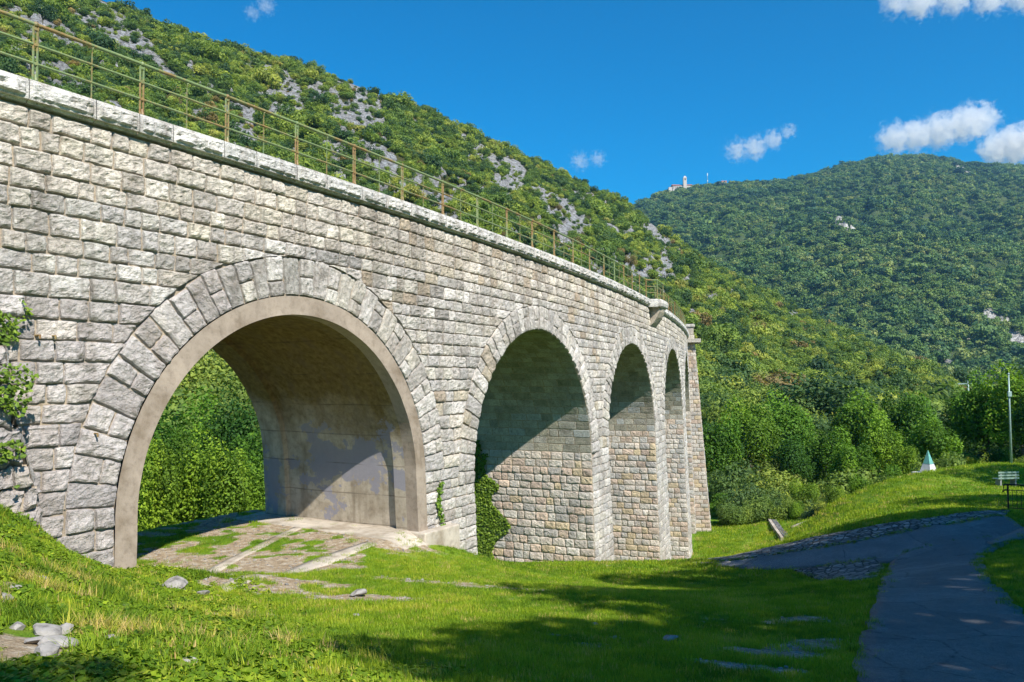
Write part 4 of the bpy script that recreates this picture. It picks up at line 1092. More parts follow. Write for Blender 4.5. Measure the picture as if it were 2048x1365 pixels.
for i, a in enumerate([
    ('slim brownish green tree at the left side of the first arch opening', 312, 835, 39, 139, 1, .72),
    ('slim tree with thin stems in the middle of the first arch opening', 385, 800, 41, 147, 3, .66),
    ('olive young tree near the right jamb in the first arch opening', 455, 850, 40, 139, 1, .70),
    ('leafy tree against the right jamb of the first arch opening', 512, 880, 43, 124, 4, .62),
    ('bright green tree higher up behind the left slim tree in the arch opening', 335, 760, 55, 186, 0, .42),
    ('large bright green tree filling the middle of the arch opening', 410, 725, 62, 201, 2, .52),
    ('dark green tree under the crown of the first arch', 475, 740, 58, 155, 0, .16),
    ('pale green bushy tree far back in the first arch opening', 500, 810, 50, 147, 4, .46),
    ('leafy tree at the far left edge of the first arch opening', 270, 850, 46, 139, 2, .40)]):
    tree_px(*a, group=AG, seed=i+40)
# big trees beside and behind the camera position; they shade the path and the right half of the lawn
SG = 'shade trees beside the path'
for i, (lb, gx, gy, rg, zc, k) in enumerate([
    ('tall shade tree right of the path opposite the stone apron', 11.2, 25, 5.2, 12, 2), ('shade tree standing nearest to the right of the path', 4.2, 15, 4.3, 12, 0), ('slim shade tree just behind the viewpoint', 1.2, 9.5, 3.3, 12, 4),
    ('broad shade tree two rows right of the path', 12, 16, 6, 12, 2), ('shade tree right of and behind the viewpoint', 6.5, 8, 5.2, 12, 0), ('shade tree right of the black railing', 17, 28, 5.6, 12, 2),
    ('shade tree farthest along the path beyond the railing', 23, 32, 5.6, 12, 0), ('shade tree farthest behind the viewpoint', 2, 4.5, 3.4, 12, 1), ('small low shade tree close behind the viewpoint', -3.3, 4.3, 1.3, 8, 4),
    ('young shade tree between the path and the nearest shade tree', 7.2, 20.3, 3.6, 12, 4), ('wide shade tree on the far right of the meadow', 14, 9, 6, 12, 0), ('shade tree behind the bench', 30, 36, 5.5, 12, 2), ('shade tree beyond the bend of the path', 14.5, 27.5, 4.6, 12, 1), ('shade tree between the railing and the bench', 26, 29, 6, 12, 0), ('shade tree to the right of the bench', 34, 48.5, 5.2, 12, 2)]):
    t_ = zc+4.3; tree(lb, gx+.552*t_, gy-.804*t_, zc+3.6, rg*1.12, k, .4, 'tree', SG, None, 'tree', i+60)

# ------------------------------------------------------------------ monument, bench, pole, railing
def gz(x, y): return float(ground(x, y, False))
def loc_px(px, py, Y): a, b = ray(px, py); return a*Y, Y
def frustum(m, w0, w1, z0, z1, mi=0):
    V = [(sx*w, sy*w, z) for w, z in ((w0/2, z0), (w1/2, z1)) for sx, sy in ((-1,-1),(1,-1),(1,1),(-1,1))]
    m.add(V, [(0,3,2,1),(4,5,6,7),(0,1,5,4),(1,2,6,5),(2,3,7,6),(3,0,4,7)], mi)
M_WHITE = mat_simple('white_stone', (.58, .57, .57), .7, 6, .08); M_TEAL = mat_simple('green_copper', (.16, .42, .36), .45, 5, .12, .2, .5)
x, y = loc_px(1857, 945, 56); mo = empty('monument', (x, y, gz(x, y)-.02), .55); tag(mo, 'small white pyramid monument with a blue-green pointed top on the mound', 'monument')
m = MB(); frustum(m, 1.55, 1.55, -.2, .03); bevel(m.build('base_slab', [M_WHITE], mo), .015)
m = MB(); frustum(m, .80, .53, .07, .60); bevel(m.build('plinth', [M_WHITE], mo), .012)
m = MB(); frustum(m, .50, .03, .61, 1.55); bevel(m.build('pyramid_top', [M_TEAL], mo), .008)
m = MB(); frustum(m, .54, .53, .595, .63); m.build('band', [mat_simple('dark_band', (.2, .25, .26), .5)], mo)
# bench
M_SLAT = mat_simple('pale_green_slats', (.20, .29, .25), .6, 20, .12); M_BCONC = mat_simple('bench_concrete', (.26, .27, .27), .85, 12, .12)
x, y = loc_px(2012, 973, 48); be = empty('bench', (x, y, gz(x, y)), .12); tag(be, 'pale green slatted park bench seen from behind on the shaded mound', 'bench')
for sx in (-.48, .48):
    m = MB(); m.box((sx, 0, .21), (.10, .42, .44)); m.box((sx, -.20, .62), (.08, .07, .48)); bevel(m.build('leg', [M_BCONC], be), .015)
for k in range(3): m = MB(); m.box((0, -.245, .50+.17*k), (1.34, .03, .10)); bevel(m.build('back_slat', [M_SLAT], be), .008)
for k in range(4): m = MB(); m.box((0, -.12+.115*k, .45), (1.34, .09, .035)); bevel(m.build('seat_slat', [M_SLAT], be), .008)
# tall pole
M_POLE = mat_simple('grey_green_pole', (.30, .40, .38), .5, 8, .12, .3)
x, y = loc_px(2023, 940, 56); zb = gz(x, y); po = empty('pole', (x, y, zb)); tag(po, 'tall thin grey-green pole with a small box standing behind the bench', 'pole')
zt = at(2017, 747, 56)[2]
m = MB(); m.tube([(0, 0, -.3), (0, 0, (zt-zb)*.55), (0, 0, zt-zb)], [.085, .06, .045], 12); m.build('mast', [M_POLE], po, True)
m = MB(); m.box((-.05, -.12, (zt-zb)*.77), (.26, .14, .36)); bevel(m.build('box', [M_POLE], po), .02)
m = MB(); m.tube([(0, 0, zt-zb-.06), (0, 0, zt-zb+.05)], [.09, .02], 10); m.build('cap', [M_POLE], po)
# wooden line pole in the gap between the trees
x, _, z = at(1936, 762, 135); tp = empty('line_pole', (x, 135, -14)); tag(tp, 'distant grey line pole with a cross arm between the trees', 'pole')
m = MB(); m.tube([(0, 0, 0), (0, 0, z+14)], [.2, .14], 8); m.build('mast', [M_POLE], tp, True)
m = MB(); m.box((-.5, 0, z+13.5), (2.4, .14, .16)); m.build('cross_arm', [M_POLE], tp)
# black railing at the edge of the path
M_BLACK = mat_simple('black_iron', (.02, .02, .022), .45, 20, .1, .4)
x0, y0 = loc_px(2017, 1025, 29); x1, y1 = x0+3.2, y0-1.0
fr = empty('path_railing', (x0, y0, gz(x0, y0)), math.atan2(y1-y0, x1-x0)); tag(fr, 'black iron railing with a curled end beside the path at the right edge', 'railing')
L = math.hypot(x1-x0, y1-y0); dz = gz(x1, y1)-gz(x0, y0)
m = MB(); m.tube([(.0, 0, .80), (-.10, 0, .80), (-.16, 0, .72), (-.12, 0, .98), (0, 0, 1.0), (L*.5, 0, 1.0+dz*.5), (L, 0, 1.0+dz)], .028, 8); m.build('handrail', [M_BLACK], fr, True)
for z in (.16, .80): m = MB(); m.tube([(0, 0, z), (L, 0, z+dz)], .015, 6); m.build('rail', [M_BLACK], fr)
for t in (0, .5, 1): m = MB(); m.box((L*t, 0, .48+dz*t), (.05, .05, 1.04)); m.build('post', [M_BLACK], fr)
for k in range(1, 24):
    if k == 12: continue
    m = MB(); t = k/24; m.box((L*t, 0, .48+dz*t), (.014, .014, .64)); m.build('baluster', [M_BLACK], fr)
# stone-lined channel dividing the valley lawn from the mound, and its pale kerb
def kerb_line(name, label, pts, wdt, h, mat, cat):
    Q = [np.array([*p, gz(*p)]) for p in pts]; m = MB()
    for a, b in zip(Q[:-1], Q[1:]):
        d = (b-a)[:2]; d = d/np.linalg.norm(d); nrm = np.array([-d[1], d[0], 0])*wdt/2
        m.add([a-nrm-[0,0,.3], b-nrm-[0,0,.3], b+nrm-[0,0,.3], a+nrm-[0,0,.3], a-nrm+[0,0,h], b-nrm+[0,0,h], b+nrm+[0,0,h], a+nrm+[0,0,h]], [(0,3,2,1),(4,5,6,7),(0,1,5,4),(1,2,6,5),(2,3,7,6),(3,0,4,7)])
    return tag(m.build(name, [mat]), label, cat)
cpts = [loc_px(1574, 1080, 58), loc_px(1560, 1063, 63), loc_px(1547, 1044, 69)]
kerb_line('channel', 'short dark stone-lined drainage channel dividing the valley lawn from the mound', cpts, .42, .26, M_COB, 'channel')
kerb_line('kerb', 'pale concrete kerb along the valley side of the stone channel', [(a-.34, b) for a, b in cpts], .22, .34, M_CONC2, 'kerb')
kerb_line('kerb', 'thin pale kerb running up the left edge of the mound', [loc_px(1582, 1056, 62), loc_px(1612, 1042, 62), loc_px(1650, 1026, 61), loc_px(1690, 1008, 60)], .28, .14, M_CONC2, 'kerb')

# ------------------------------------------------------------------ hilltop buildings on the far mountain
M_PLASTER = mat_simple('pale_plaster', (.52, .47, .42), .9, .2, .06); M_ROOF = mat_simple('red_roof', (.34, .15, .10), .9, .3, .15); M_WIN = mat_simple('dark_windows', (.07, .07, .08), .5)
def gable(m, c, d, rz=0, mi=0):
    x, y, h = d[0]/2, d[1]/2, d[2]; V = [(-x,-y,0),(x,-y,0),(x,y,0),(-x,y,0),(-x,0,h),(x,0,h)]; cs, sn = math.cos(rz), math.sin(rz)
    m.add([(c[0]+a*cs-b*sn, c[1]+a*sn+b*cs, c[2]+q) for a, b, q in V], [(0,1,5,4),(2,3,4,5),(1,2,5),(3,0,4),(0,3,2,1)], mi)
YF = 1870; k = YF/FPX
cx, _, cz = at(1362, 381, YF); ch = empty('hilltop_church', (cx, YF, cz-4)); tag(ch, 'pale monastery church with a tall bell tower on the far summit', 'church')
def bx(name, pxa, pxb, pya, pyb, dep, mat, dy=0):
    a = at(pxa, pya, YF); b = at(pxb, pyb, YF); m = MB(); m.box(((a[0]+b[0])/2-cx, dy, (a[2]+b[2])/2-cz+4), (b[0]-a[0], dep, a[2]-b[2])); return m.build(name, [mat], ch)
bx('nave', 1344, 1366, 373.5, 386, 18, M_PLASTER); bx('wing', 1366, 1382, 371.5, 384, 14, M_PLASTER, 4); bx('apse', 1336, 1343, 376.5, 388, 12, M_PLASTER, -3)
tw = bx('bell_tower', 1364.5, 1371.5, 358, 384, 8.5, M_PLASTER, -8)
a = at(1354, 373.5, YF); m = MB(); gable(m, (a[0]-cx, 0, a[2]-cz+4), (26, 20, 4.6), .08); m.build('roof', [M_ROOF], ch)
a = at(1375, 371.5, YF); m = MB(); gable(m, (a[0]-cx, 4, a[2]-cz+4), (22, 16, 3.6), -.05); m.build('roof', [M_ROOF], ch)
a = at(1368, 358, YF); m = MB(); V0 = (a[0]-cx, -8, a[2]-cz+4)
m.add([(V0[0]+sx*4.4, V0[1]+sy*4.4, V0[2]) for sx, sy in ((-1,-1),(1,-1),(1,1),(-1,1))]+[(V0[0], V0[1], V0[2]+5.5)], [(0,1,4),(1,2,4),(2,3,4),(3,0,4),(0,3,2,1)]); m.build('spire', [M_PLASTER], ch)
m = MB(); m.box((V0[0], -12.35, V0[2]-4), (3, .3, 4)); m.build('belfry_opening', [M_WIN], ch)
for q in range(6): m = MB(); aa = at(1346+q*3.2, 378, YF); m.box((aa[0]-cx, -9.15, aa[2]-cz+4), (1.2, .3, 2.6)); m.build('window', [M_WIN], ch)
cx2, _, cz2 = at(1446, 371, 1885); ho = empty('hilltop_house', (cx2, 1885, cz2-3)); tag(ho, 'small white house with a pink roof on the far ridge right of the mast', 'house')
m = MB(); m.box((2, 0, 5), (12, 9, 10)); m.build('wall', [M_PLASTER], ho); m = MB(); gable(m, (2, 0, 10), (13, 10, 4), 0); m.build('roof', [M_ROOF], ho)
m = MB(); m.box((-8.5, 0, 4), (3.4, 5, 9)); m.build('annex', [M_PLASTER], ho)
cx3, _, cz3 = at(1415, 366, 1878); ma = empty('radio_mast', (cx3, 1878, cz3-3)); tag(ma, 'thin pale radio mast on the far ridge between church and house', 'mast')
m = MB(); m.tube([(0, 0, 0), (0, 0, 26)], [.9, .5], 6); m.build('mast', [M_POLE], ma)
m = MB(); m.tube([(0, 0, 19), (0, 0, 26)], [1.1, 1.1], 8); m.tube([(0, 0, 6), (0, 0, 9)], [1.3, 1.3], 8); m.build('aerial', [mat_simple('white_aerial', (.7, .78, .78), .6)], ma)

# ------------------------------------------------------------------ loose rocks
M_ROCK = mat_simple('limestone_rock', (.27, .255, .24), .9, 9, .3)
def rock_mesh(seed, flat=.55):
    import bmesh
    bm = bmesh.new(); bmesh.ops.create_icosphere(bm, subdivisions=3, radius=1.0); r = np.random.default_rng(seed)
    P = np.array([v.co[:] for v in bm.verts]); N = P.copy()
    for _ in range(9):
        n = r.normal(0, 1, 3); n /= np.linalg.norm(n); d = r.uniform(.5, .85); k = np.maximum(P@n-d, 0); P = P-k[:, None]*n
    P = P*(1+.10*fbm(P[:, 0]*2.5, P[:, 1]*2.5, P[:, 2]*2.5+seed, 5, 3))[:, None]; P[:, 2] *= flat; P[:, 1] *= r.uniform(.6, .9)
    for v, p in zip(bm.verts, P): v.co = p
    me = bpy.data.meshes.new('rock'); bm.to_mesh(me); bm.free(); me.materials.append(M_ROCK); return me
ROCKS = [rock_mesh(600+i, .4+.08*(i % 4)) for i in range(6)]
ROCKAT = []
for i, (lb, px, py, wpx) in enumerate([
    ('long flat grey stone at the top of the rock pile in the lower left weeds', 92, 1262, 52), ('rounded pale stone at the right of the rock pile in the lower left weeds', 128, 1258, 34),
    ('large flat slab in the middle of the rock pile in the lower left weeds', 112, 1285, 60), ('pale stone at the bottom of the rock pile in the lower left weeds', 98, 1308, 44), ('small stone at the left of the rock pile in the lower left weeds', 64, 1280, 30),
    ('pale stone at the left edge of the picture', 8, 1202, 40), ('upright whitish stone above the left edge stone', 26, 1178, 30), ('small stone lying in the weeds left of the rock pile', 34, 1248, 28),
    ('jagged grey-white rock outcrop at the top of the weedy bank', 350, 1174, 56), ('small rocky point below the outcrop on the bank', 405, 1190, 26), ('reddish grey stone in the weeds right of the rock pile', 222, 1278, 28),
    ('white broken stone at the bottom edge left of centre', 370, 1340, 48), ('small pale stone between bank and lawn', 480, 1228, 18), ('small grey stone near the bottom of the bank', 450, 1288, 18),
    ('flat light stone set in the sunlit lawn in front of the first pier', 716, 1192, 46), ('small pale stone in the lawn in front of the flat stone', 712, 1232, 12), ('grey pointed stone in the shaded lawn', 1342, 1281, 30), ('pale stone in the weeds under the wall corner', 85, 1160, 24),
    ('small white stone beside the foot of the concrete ring', 281, 1141, 12), ('small stone in the gravel patch of the shaded lawn', 1190, 1247, 12)]):
    h_ = hit(px, py, 2.5); s_ = wpx/FPX*h_[1]*.5*(1.5 if 'rock pile' in lb else 1.15); o = link('rock', ROCKS[i % 6]); ROCKAT.append((h_[0], h_[1], s_)); o.location = (h_[0], h_[1], float(ground(*h_))+s_*.24); o.scale = (s_, s_, s_*(.6 if ('flat' in lb or 'outcrop' in lb) else 1.0)); o.rotation_euler = (.15*math.sin(i), .2*math.cos(i*2), i*1.7)
    tag(o, lb, 'rock', 'loose limestone rocks in the grass')
def near_rock(X, Y):
    k = np.zeros(len(X), bool)
    for a, b, r in ROCKAT: k |= ((X-a)**2+(Y+r*.9-b)**2 < (r*1.5+.05)**2) | ((X-a)**2+(Y-b)**2 < r*r)
    return k

# ------------------------------------------------------------------ grass, weeds
M_GRASS = mat_leaf('grass_blades', [(0.0, (.065, .14, .014)), (.35, (.16, .27, .018)), (.65, (.28, .38, .025)), (.85, (.40, .41, .06)), (1.0, (.50, .38, .18))], True, .35, .5)
def blades(name, n, h, spread, wid, seed, lean=.35):
    r = np.random.default_rng(seed); V = []; F = []; lv = []
    for i in range(n):
        a = r.uniform(0, 6.28); d = spread*math.sqrt(r.random()); x, y = d*math.cos(a), d*math.sin(a); b = r.uniform(0, 6.28); H = h*r.uniform(.5, 1.1); w_ = wid*r.uniform(.7, 1.3)
        lx, ly = lean*H*math.cos(b)*r.random(), lean*H*math.sin(b)*r.random(); px_, py_ = -math.sin(b)*w_/2, math.cos(b)*w_/2; k = len(V)
        V += [(x-px_, y-py_, -.01), (x+px_, y+py_, -.01), (x+px_*.8+lx*.35, y+py_*.8+ly*.35, H*.55), (x-px_*.8+lx*.35, y-py_*.8+ly*.35, H*.55), (x+lx*1.5+px_*.1, y+ly*1.5+py_*.1, H), (x+lx*1.5-px_*.1, y+ly*1.5-py_*.1, H)]
        F += [(k, k+1, k+2, k+3), (k+3, k+2, k+4, k+5)]; q = r.uniform(.25, .8); lv += [q*.7, q*.7, q, q, q*1.15, q*1.15]
    return mesh_np(name, V, np.array(F), [M_GRASS], attrs={'lv': ('FLOAT', np.clip(lv, 0, 1))})
def weed(name, n, size, rad, seed):
    r = np.random.default_rng(seed); D = r.normal(0, 1, (n, 3)); D[:, 2] = np.abs(D[:, 2])*.7+.3; D /= np.linalg.norm(D, axis=1)[:, None]
    P = D*rad*r.uniform(.4, 1, (n, 1)); P[:, 2] *= .8; V, F = leaf_cards(P, D, size, r, 1.0, 1.25, .5)
    return mesh_np(name, V, F, [M_GRASS], attrs={'lv': ('FLOAT', np.repeat(np.clip(.5+.2*r.normal(size=n), 0, 1), 4))})
GR = collection('turf', [blades('turf', 26, .065, .11, .006, 500+i) for i in range(3)]+[blades('long_grass', 22, .15, .10, .007, 510+i, .6) for i in range(3)]+[weed('weed', 46, .033, .10, 520+i) for i in range(3)]+[blades('turf_far', 22, .085, .2, .016, 530+i) for i in range(2)])
def grass():
    r = np.random.default_rng(900)
    pts, sc, tn, ix = [], [], [], []
    def zone(n, y0, y1, xm, pw=1.0):
        Y = y0+(y1-y0)*r.random(n)**pw; X = Y*r.uniform(-.72, xm, n); return X, Y
    sx, sy = hit(430, 1185), hit(720, 1364)
    def isbank(X, Y): return (X-sx[0])*(sy[1]-sx[1])-(Y-sx[1])*(sy[0]-sx[0])
    sgn = np.sign(isbank(np.array([-4.0]), np.array([6.0])))[0]
    # short lawn
    for (n, y0, y1, xm, pw, far) in ((34000, 3.2, 11, .62, 1.0, 0), (42000, 11, 24, .66, 1.1, 0), (26000, 24, 40, .68, 1.1, 1), (26000, 40, 74, .72, 1.0, 1)):
        X, Y = zone(n, y0, y1, xm, pw); s, e = wcoord(X, Y); b = bare(X, Y)
        nz = fbm(X*.5, Y*.5, 0, 61, 4); n2 = fbm(X*2.5, Y*2.5, 0, 62, 2)
        k = (~in_hard(X, Y)) & ((e > .35) | (s > 1.2) & (s < 10.6) & (e > -6.6)) & (r.random(n) > b*1.05) & ~((e < .6+.1) & (e > -7.5) & ((s < 1.2) | (s > 10.2)))
        d = isbank(X, Y)*sgn
        bank = (d > 0) & (Y < 15)
        k &= ~((bank) & (r.random(n) < .7)); k &= ~near_rock(X, Y)
        X, Y, nz, n2, bank = X[k], Y[k], nz[k], n2[k], bank[k]; m = len(X)
        pts.append(np.c_[X, Y, ground(X, Y)-.005]); f = 1+.35*nz+.25*r.normal(size=m)
        base = np.where(Y > 24, 1.0+(Y-24)/40 if far else 1.0, 1.0)
        sc.append(np.clip(f, .5, 2)*base*.85); t = .45+.36*nz+.24*n2+.12*r.normal(size=m); t = np.where(r.random(m) < .05, .95, t)
        t = np.where(bank, t+.12*n2+.1, t)
        tn.append(np.clip(t, 0, 1)); ix.append(np.full(m, 9)+r.integers(0, 2, m) if far else r.integers(0, 3, m))
    # bank: long grass and weeds, and scattered tufts elsewhere
    X, Y = zone(26000, 3.0, 15.5, .1, .9); X = Y*r.uniform(-.74, .12, len(Y)); s, e = wcoord(X, Y); d = isbank(X, Y)*sgn; nz = fbm(X*.9, Y*.9, 0, 71, 3); n3 = fbm(X*2.2, Y*2.2, 0, 73, 3)
    k = (e > .45) & (d > -3.5*r.random(len(X))**4*3) & (n3 > -.15) & ~near_rock(X, Y); X, Y, nz, n3 = X[k], Y[k], nz[k], n3[k]; m = len(X)
    pts.append(np.c_[X, Y, ground(X, Y)-.005]); isw = (r.random(m) < .9+nz); sc.append(r.uniform(.55, 1.35, m)*np.where(isw, 1.0, .95))
    dry = fbm(X*.8, Y*.8, 0, 79, 3) > .22
    tn.append(np.clip(np.where(dry & ~isw, r.uniform(.78, 1, m), .38+.35*nz+.16*r.normal(size=m)), 0, 1)); ix.append(np.where(isw, 6+r.integers(0, 3, m), 3+r.integers(0, 3, m)))
    # longer tufts scattered in the lawn and along the walls and path edges
    X, Y = zone(5000, 4, 34, .66, 1.0); s, e = wcoord(X, Y); nn = fbm(X*.7, Y*.7, 0, 83, 3)
    edge = (np.abs(e-.7) < .35) & ((s < 1.3) | (s > 10.4)); k = (~in_hard(X, Y)) & (e > .4) & ((nn > .22) & (Y < 14) | edge)
    X, Y = X[k], Y[k]; m = len(X); pts.append(np.c_[X, Y, ground(X, Y)-.005]); sc.append(r.uniform(.4, .8, m)); tn.append(np.clip(.4+.15*r.normal(size=m), 0, 1)); ix.append(3+r.integers(0, 3, m))
    for poly in (main_poly, br_poly, st_poly, tri):
        Q = np.array([q[:2] for q in poly], float)
        for a, b in zip(Q, np.roll(Q, -1, 0)):
            L = np.hypot(*(b-a)); m = int(L*26); t = r.random(m)[:, None]; C = a*(1-t)+b*t+r.normal(0, .10, (m, 2)); k = (C[:, 1] > 3)
            if L > 4 and a[1] < 7: k &= False
            kk = k & (fbm(C[:, 0]*1.2, C[:, 1]*1.2, 0, 66, 3) > -.15) & ~(inpoly(C[:, 0], C[:, 1], main_poly) & inpoly(C[:, 0], C[:, 1], br_poly))
            C = C[kk]; m = len(C)
            if m: pts.append(np.c_[C, ground(C[:, 0], C[:, 1])+.02]); sc.append(r.uniform(.4, .9, m)); tn.append(np.clip(.42+.25*r.normal(size=m), 0, 1)); ix.append(r.integers(0, 5, m))
    P = np.concatenate(pts); sc = np.concatenate(sc); tn = np.concatenate(tn); ix = np.concatenate(ix)
    tag(scatter('grass', P, GR, 11, sc, r.uniform(0, 6.28, len(P)), tn, r=r, idx=ix), 'green grass of the lawn and the weedy bank with dry patches', 'grass')
grass()

# gravel: small stones on the bare patches
def gravel():
    r = np.random.default_rng(44); n = 24000; Y = r.uniform(6, 27, n); X = Y*r.uniform(-.55, .55, n); b = bare(X, Y); k = (b > .55) & (~in_hard(X, Y)); X, Y = X[k], Y[k]; s, e = wcoord(X, Y); k = (e > -6.6) & ((e > .7) | (s > 1.9) & (s < 10)); X, Y = X[k], Y[k]; m = len(X)
    P = np.c_[X, Y, ground(X, Y)+.004]; c = collection('gravel_stone', ROCKS[:4])
    tag(scatter('gravel', P, c, 4, r.lognormal(math.log(.016), .45, m), r.uniform(0, 6.28, m), np.zeros(m), r=r), 'grey and tan gravel on the bare patches of the lawn and under the first arch', 'gravel')
gravel()

# ------------------------------------------------------------------ ivy and the rubble wall at the left end
M_IVY = mat_leaf('ivy_leaves', [(0.0, (.02, .06, .012)), (.5, (.05, .14, .015)), (1.0, (.16, .24, .03))], 'OBJECT', .2, .45)
def ivy(label, n, fn, size, tint, seed, name='ivy'):
    r = np.random.default_rng(seed); P, D = fn(r, n); V, F = leaf_cards(P, D, size, r, .35, 1.15, .55); lv = np.clip(.5+.28*r.normal(size=len(P)), 0, 1)
    c0 = P.mean(0); me = mesh_np(name, V-c0, F, [M_IVY], attrs={'lv': ('FLOAT', np.repeat(lv, 4))}); o = link(name, me, None, tuple(c0)); o['tint'] = tint; return tag(o, label, 'ivy')
def iv1(r, n):
    c, R, z0, rw = ARCH[1]; Z = r.uniform(-9.6, -3.0, n); lo = 4.6+.45*fbm(Z*1.6, 0, 0, 5, 3)-.65*np.exp(-((Z+6.6)/.5)**2)+.7*sstep(-5.2, -3.0, Z)
    W = lo+(WID+.03-lo)*r.random(n); keep = (r.random(n) < 1-.6*sstep(-5.2, -3.2, Z)) & (fbm(Z*3, W*3, 0, 19, 3) > -.42); Z, W = Z[keep], W[keep]
    h = .05+.12*r.random(len(Z)); P = wallpos(c+R-JB*(z0-Z)-h, Z, -W); x, y, a = path(c+R+0*Z); D = np.stack([-np.cos(a), -np.sin(a), np.full(len(Z), .25)], -1); return P, D
ivy('green ivy climbing the inner pier face of the second arch', 8500, iv1, .105, .85, 1)
def iv2(r, n):
    t = r.random(n); Z = -4.9+1.75*t; S = 11.35+.10*np.sin(t*7)+r.normal(0, .07, n)-.35*t**2*0; P = wallpos(S, Z, .07+.05*r.random(n)); x, y, a = path(S); return P, np.stack([np.sin(a), -np.cos(a), np.full(n, .2)], -1)
ivy('thin strand of ivy beside the concrete ring on the first pier', 260, iv2, .085, .75, 2)
def iv3(r, n):
    Z = r.uniform(-2.6, 1.3, n); S = -.28-1.3*r.random(n)**.8+.35*fbm(Z*2.4, 3, 0, 8, 3)-.12*sstep(0, -1.5, Z); kk = fbm(S*2.5, Z*2.5, 0, 29, 3) > -.12; S, Z = S[kk], Z[kk]; n = len(S); e = np.where(Z < .2, .62, .07)+.14*r.random(n)
    P = wallpos(S, Z, e); x, y, a = path(S); return P, np.stack([np.sin(a), -np.cos(a), np.full(n, .3)], -1)
ivy('bright ivy hanging over the rubble wall at the left end of the viaduct', 5200, iv3, .07, .85, 3)
def rubble():
    r = np.random.default_rng(909); cells = []; z = .5
    while z > -4.2:
        zn = z-r.uniform(.28, .4); se = -.62+.52*sstep(.4, -2.6, z)+r.uniform(-.06, .06); cuts = split(-5, se, .3, .55, r)
        for a, b in zip(cuts[:-1], cuts[1:]): cells.append(([(a, zn), (b, zn), (b, z), (a, z)], r.uniform(.06, .14), tuple(np.array(pick(PAL_FACE, r))*np.array([.85, .83, .86])), .05))
        z = zn
    p1 = stones(cells, lambda U, V, h: wallpos(U, V, .42+h+.1*fbm(U*2, V*2, 0, 3)), None, 12, amp=.07, wob=.05)
    cells = []; z = .5
    while z > -4.2:
        zn = z-.33; se = -.62+.52*sstep(.4, -2.6, z); cells.append(([(0, zn), (.45, zn), (.45, z), (0, z)], .05, (.33, .32, .32), .05)); z = zn
    p2 = stones(cells, lambda U, V, h: wallpos(-.64+.52*sstep(.4, -2.6, V)+h, V, .45-U), None, 13, amp=.04)
    V, F, C, Mi = [], [], [], []; b = 0
    for v, f, c, m in (p1, (p2[0], p2[1][:, ::1], p2[2], p2[3])): V.append(v); F.append(f+b); C.append(c); Mi.append(m); b += len(v)
    V = np.concatenate(V); c0 = V.mean(0); me = mesh_np('rubble_wall', V-c0, np.concatenate(F), [M_STONE, M_MORTAR], np.concatenate(Mi), attrs={'col': ('FLOAT_COLOR', np.concatenate(C))})
    tag(link('rubble_wall', me, None, tuple(c0)), 'rough overgrown rubble wall leaning against the left end of the viaduct', 'wall')
rubble()

# ------------------------------------------------------------------ undergrowth at the foot of the trees
def under():
    r = np.random.default_rng(321); pts = []
    n = 900; px = r.uniform(1395, 2250, n); Y0 = np.interp(px, [1400, 1560, 1600, 1700, 1780, 1860, 1960, 2060, 2250], [71.5, 71.5, 69, 66, 64.5, 64, 66, 67, 66])
    Y = Y0+34*r.random(n)**1.4; X = (px-1024)/FPX*Y; pts.append(np.c_[X, Y])
    n = 420; px = r.uniform(200, 620, n); Y = r.uniform(36, 75, n); X = (px-1024)/FPX*Y; pts.append(np.c_[X, Y])
    n = 150; px = r.uniform(900, 1395, n); Y = r.uniform(88, 110, n); pts.append(np.c_[(px-1024)/FPX*Y, Y])
    P = np.concatenate(pts); s, e = wcoord(P[:, 0], P[:, 1]); P = P[(e > 3.5) | (e < -11)]; m = len(P)
    size = r.lognormal(math.log(1.25), .35, m); size = np.where((P[:, 1] > 76) | (P[:, 0] < 5), size*1.5, size)
    tn = np.clip(.38+.35*fbm(P[:, 0]*.16, P[:, 1]*.16, 0, 4, 2)+.2*r.normal(size=m), 0, .85)
    Z = ground(P[:, 0], P[:, 1], False)+size*.4
    tag(scatter('undergrowth', np.c_[P, Z], fine, 5, np.stack([size, size, size*r.uniform(.7, 1.2, m)], -1), r.uniform(0, 6.28, m), tn, r=r), 'dense bushy undergrowth at the foot of the trees', 'undergrowth')
under()

# ------------------------------------------------------------------ concrete strips on the floor of the first arch
def strip(name, A, B, n=24, lift=.03): return loft(name, A, B, M_CONC2, n, 4, lift, .1)
def wxy(s, e): p_ = wallpos(s, -4.4, e); return (float(p_[0]), float(p_[1]))
strip('concrete_strip', [wxy(9.3, -6.3), wxy(9.2, -3), wxy(9.1, .5)], [wxy(10.6, -6.3), wxy(10.6, -3), wxy(10.7, .3)])
strip('concrete_strip', [wxy(2.4, -.4), wxy(5.5, -2.0), wxy(9.2, -3.6)], [wxy(2.5, .0), wxy(5.65, -1.75), wxy(9.2, -3.3)], lift=.015)
strip('gravel_strip', [hit(735, 1083), hit(600, 1128), hit(440, 1172)], [hit(752, 1090), hit(622, 1140), hit(452, 1184)], lift=.012)

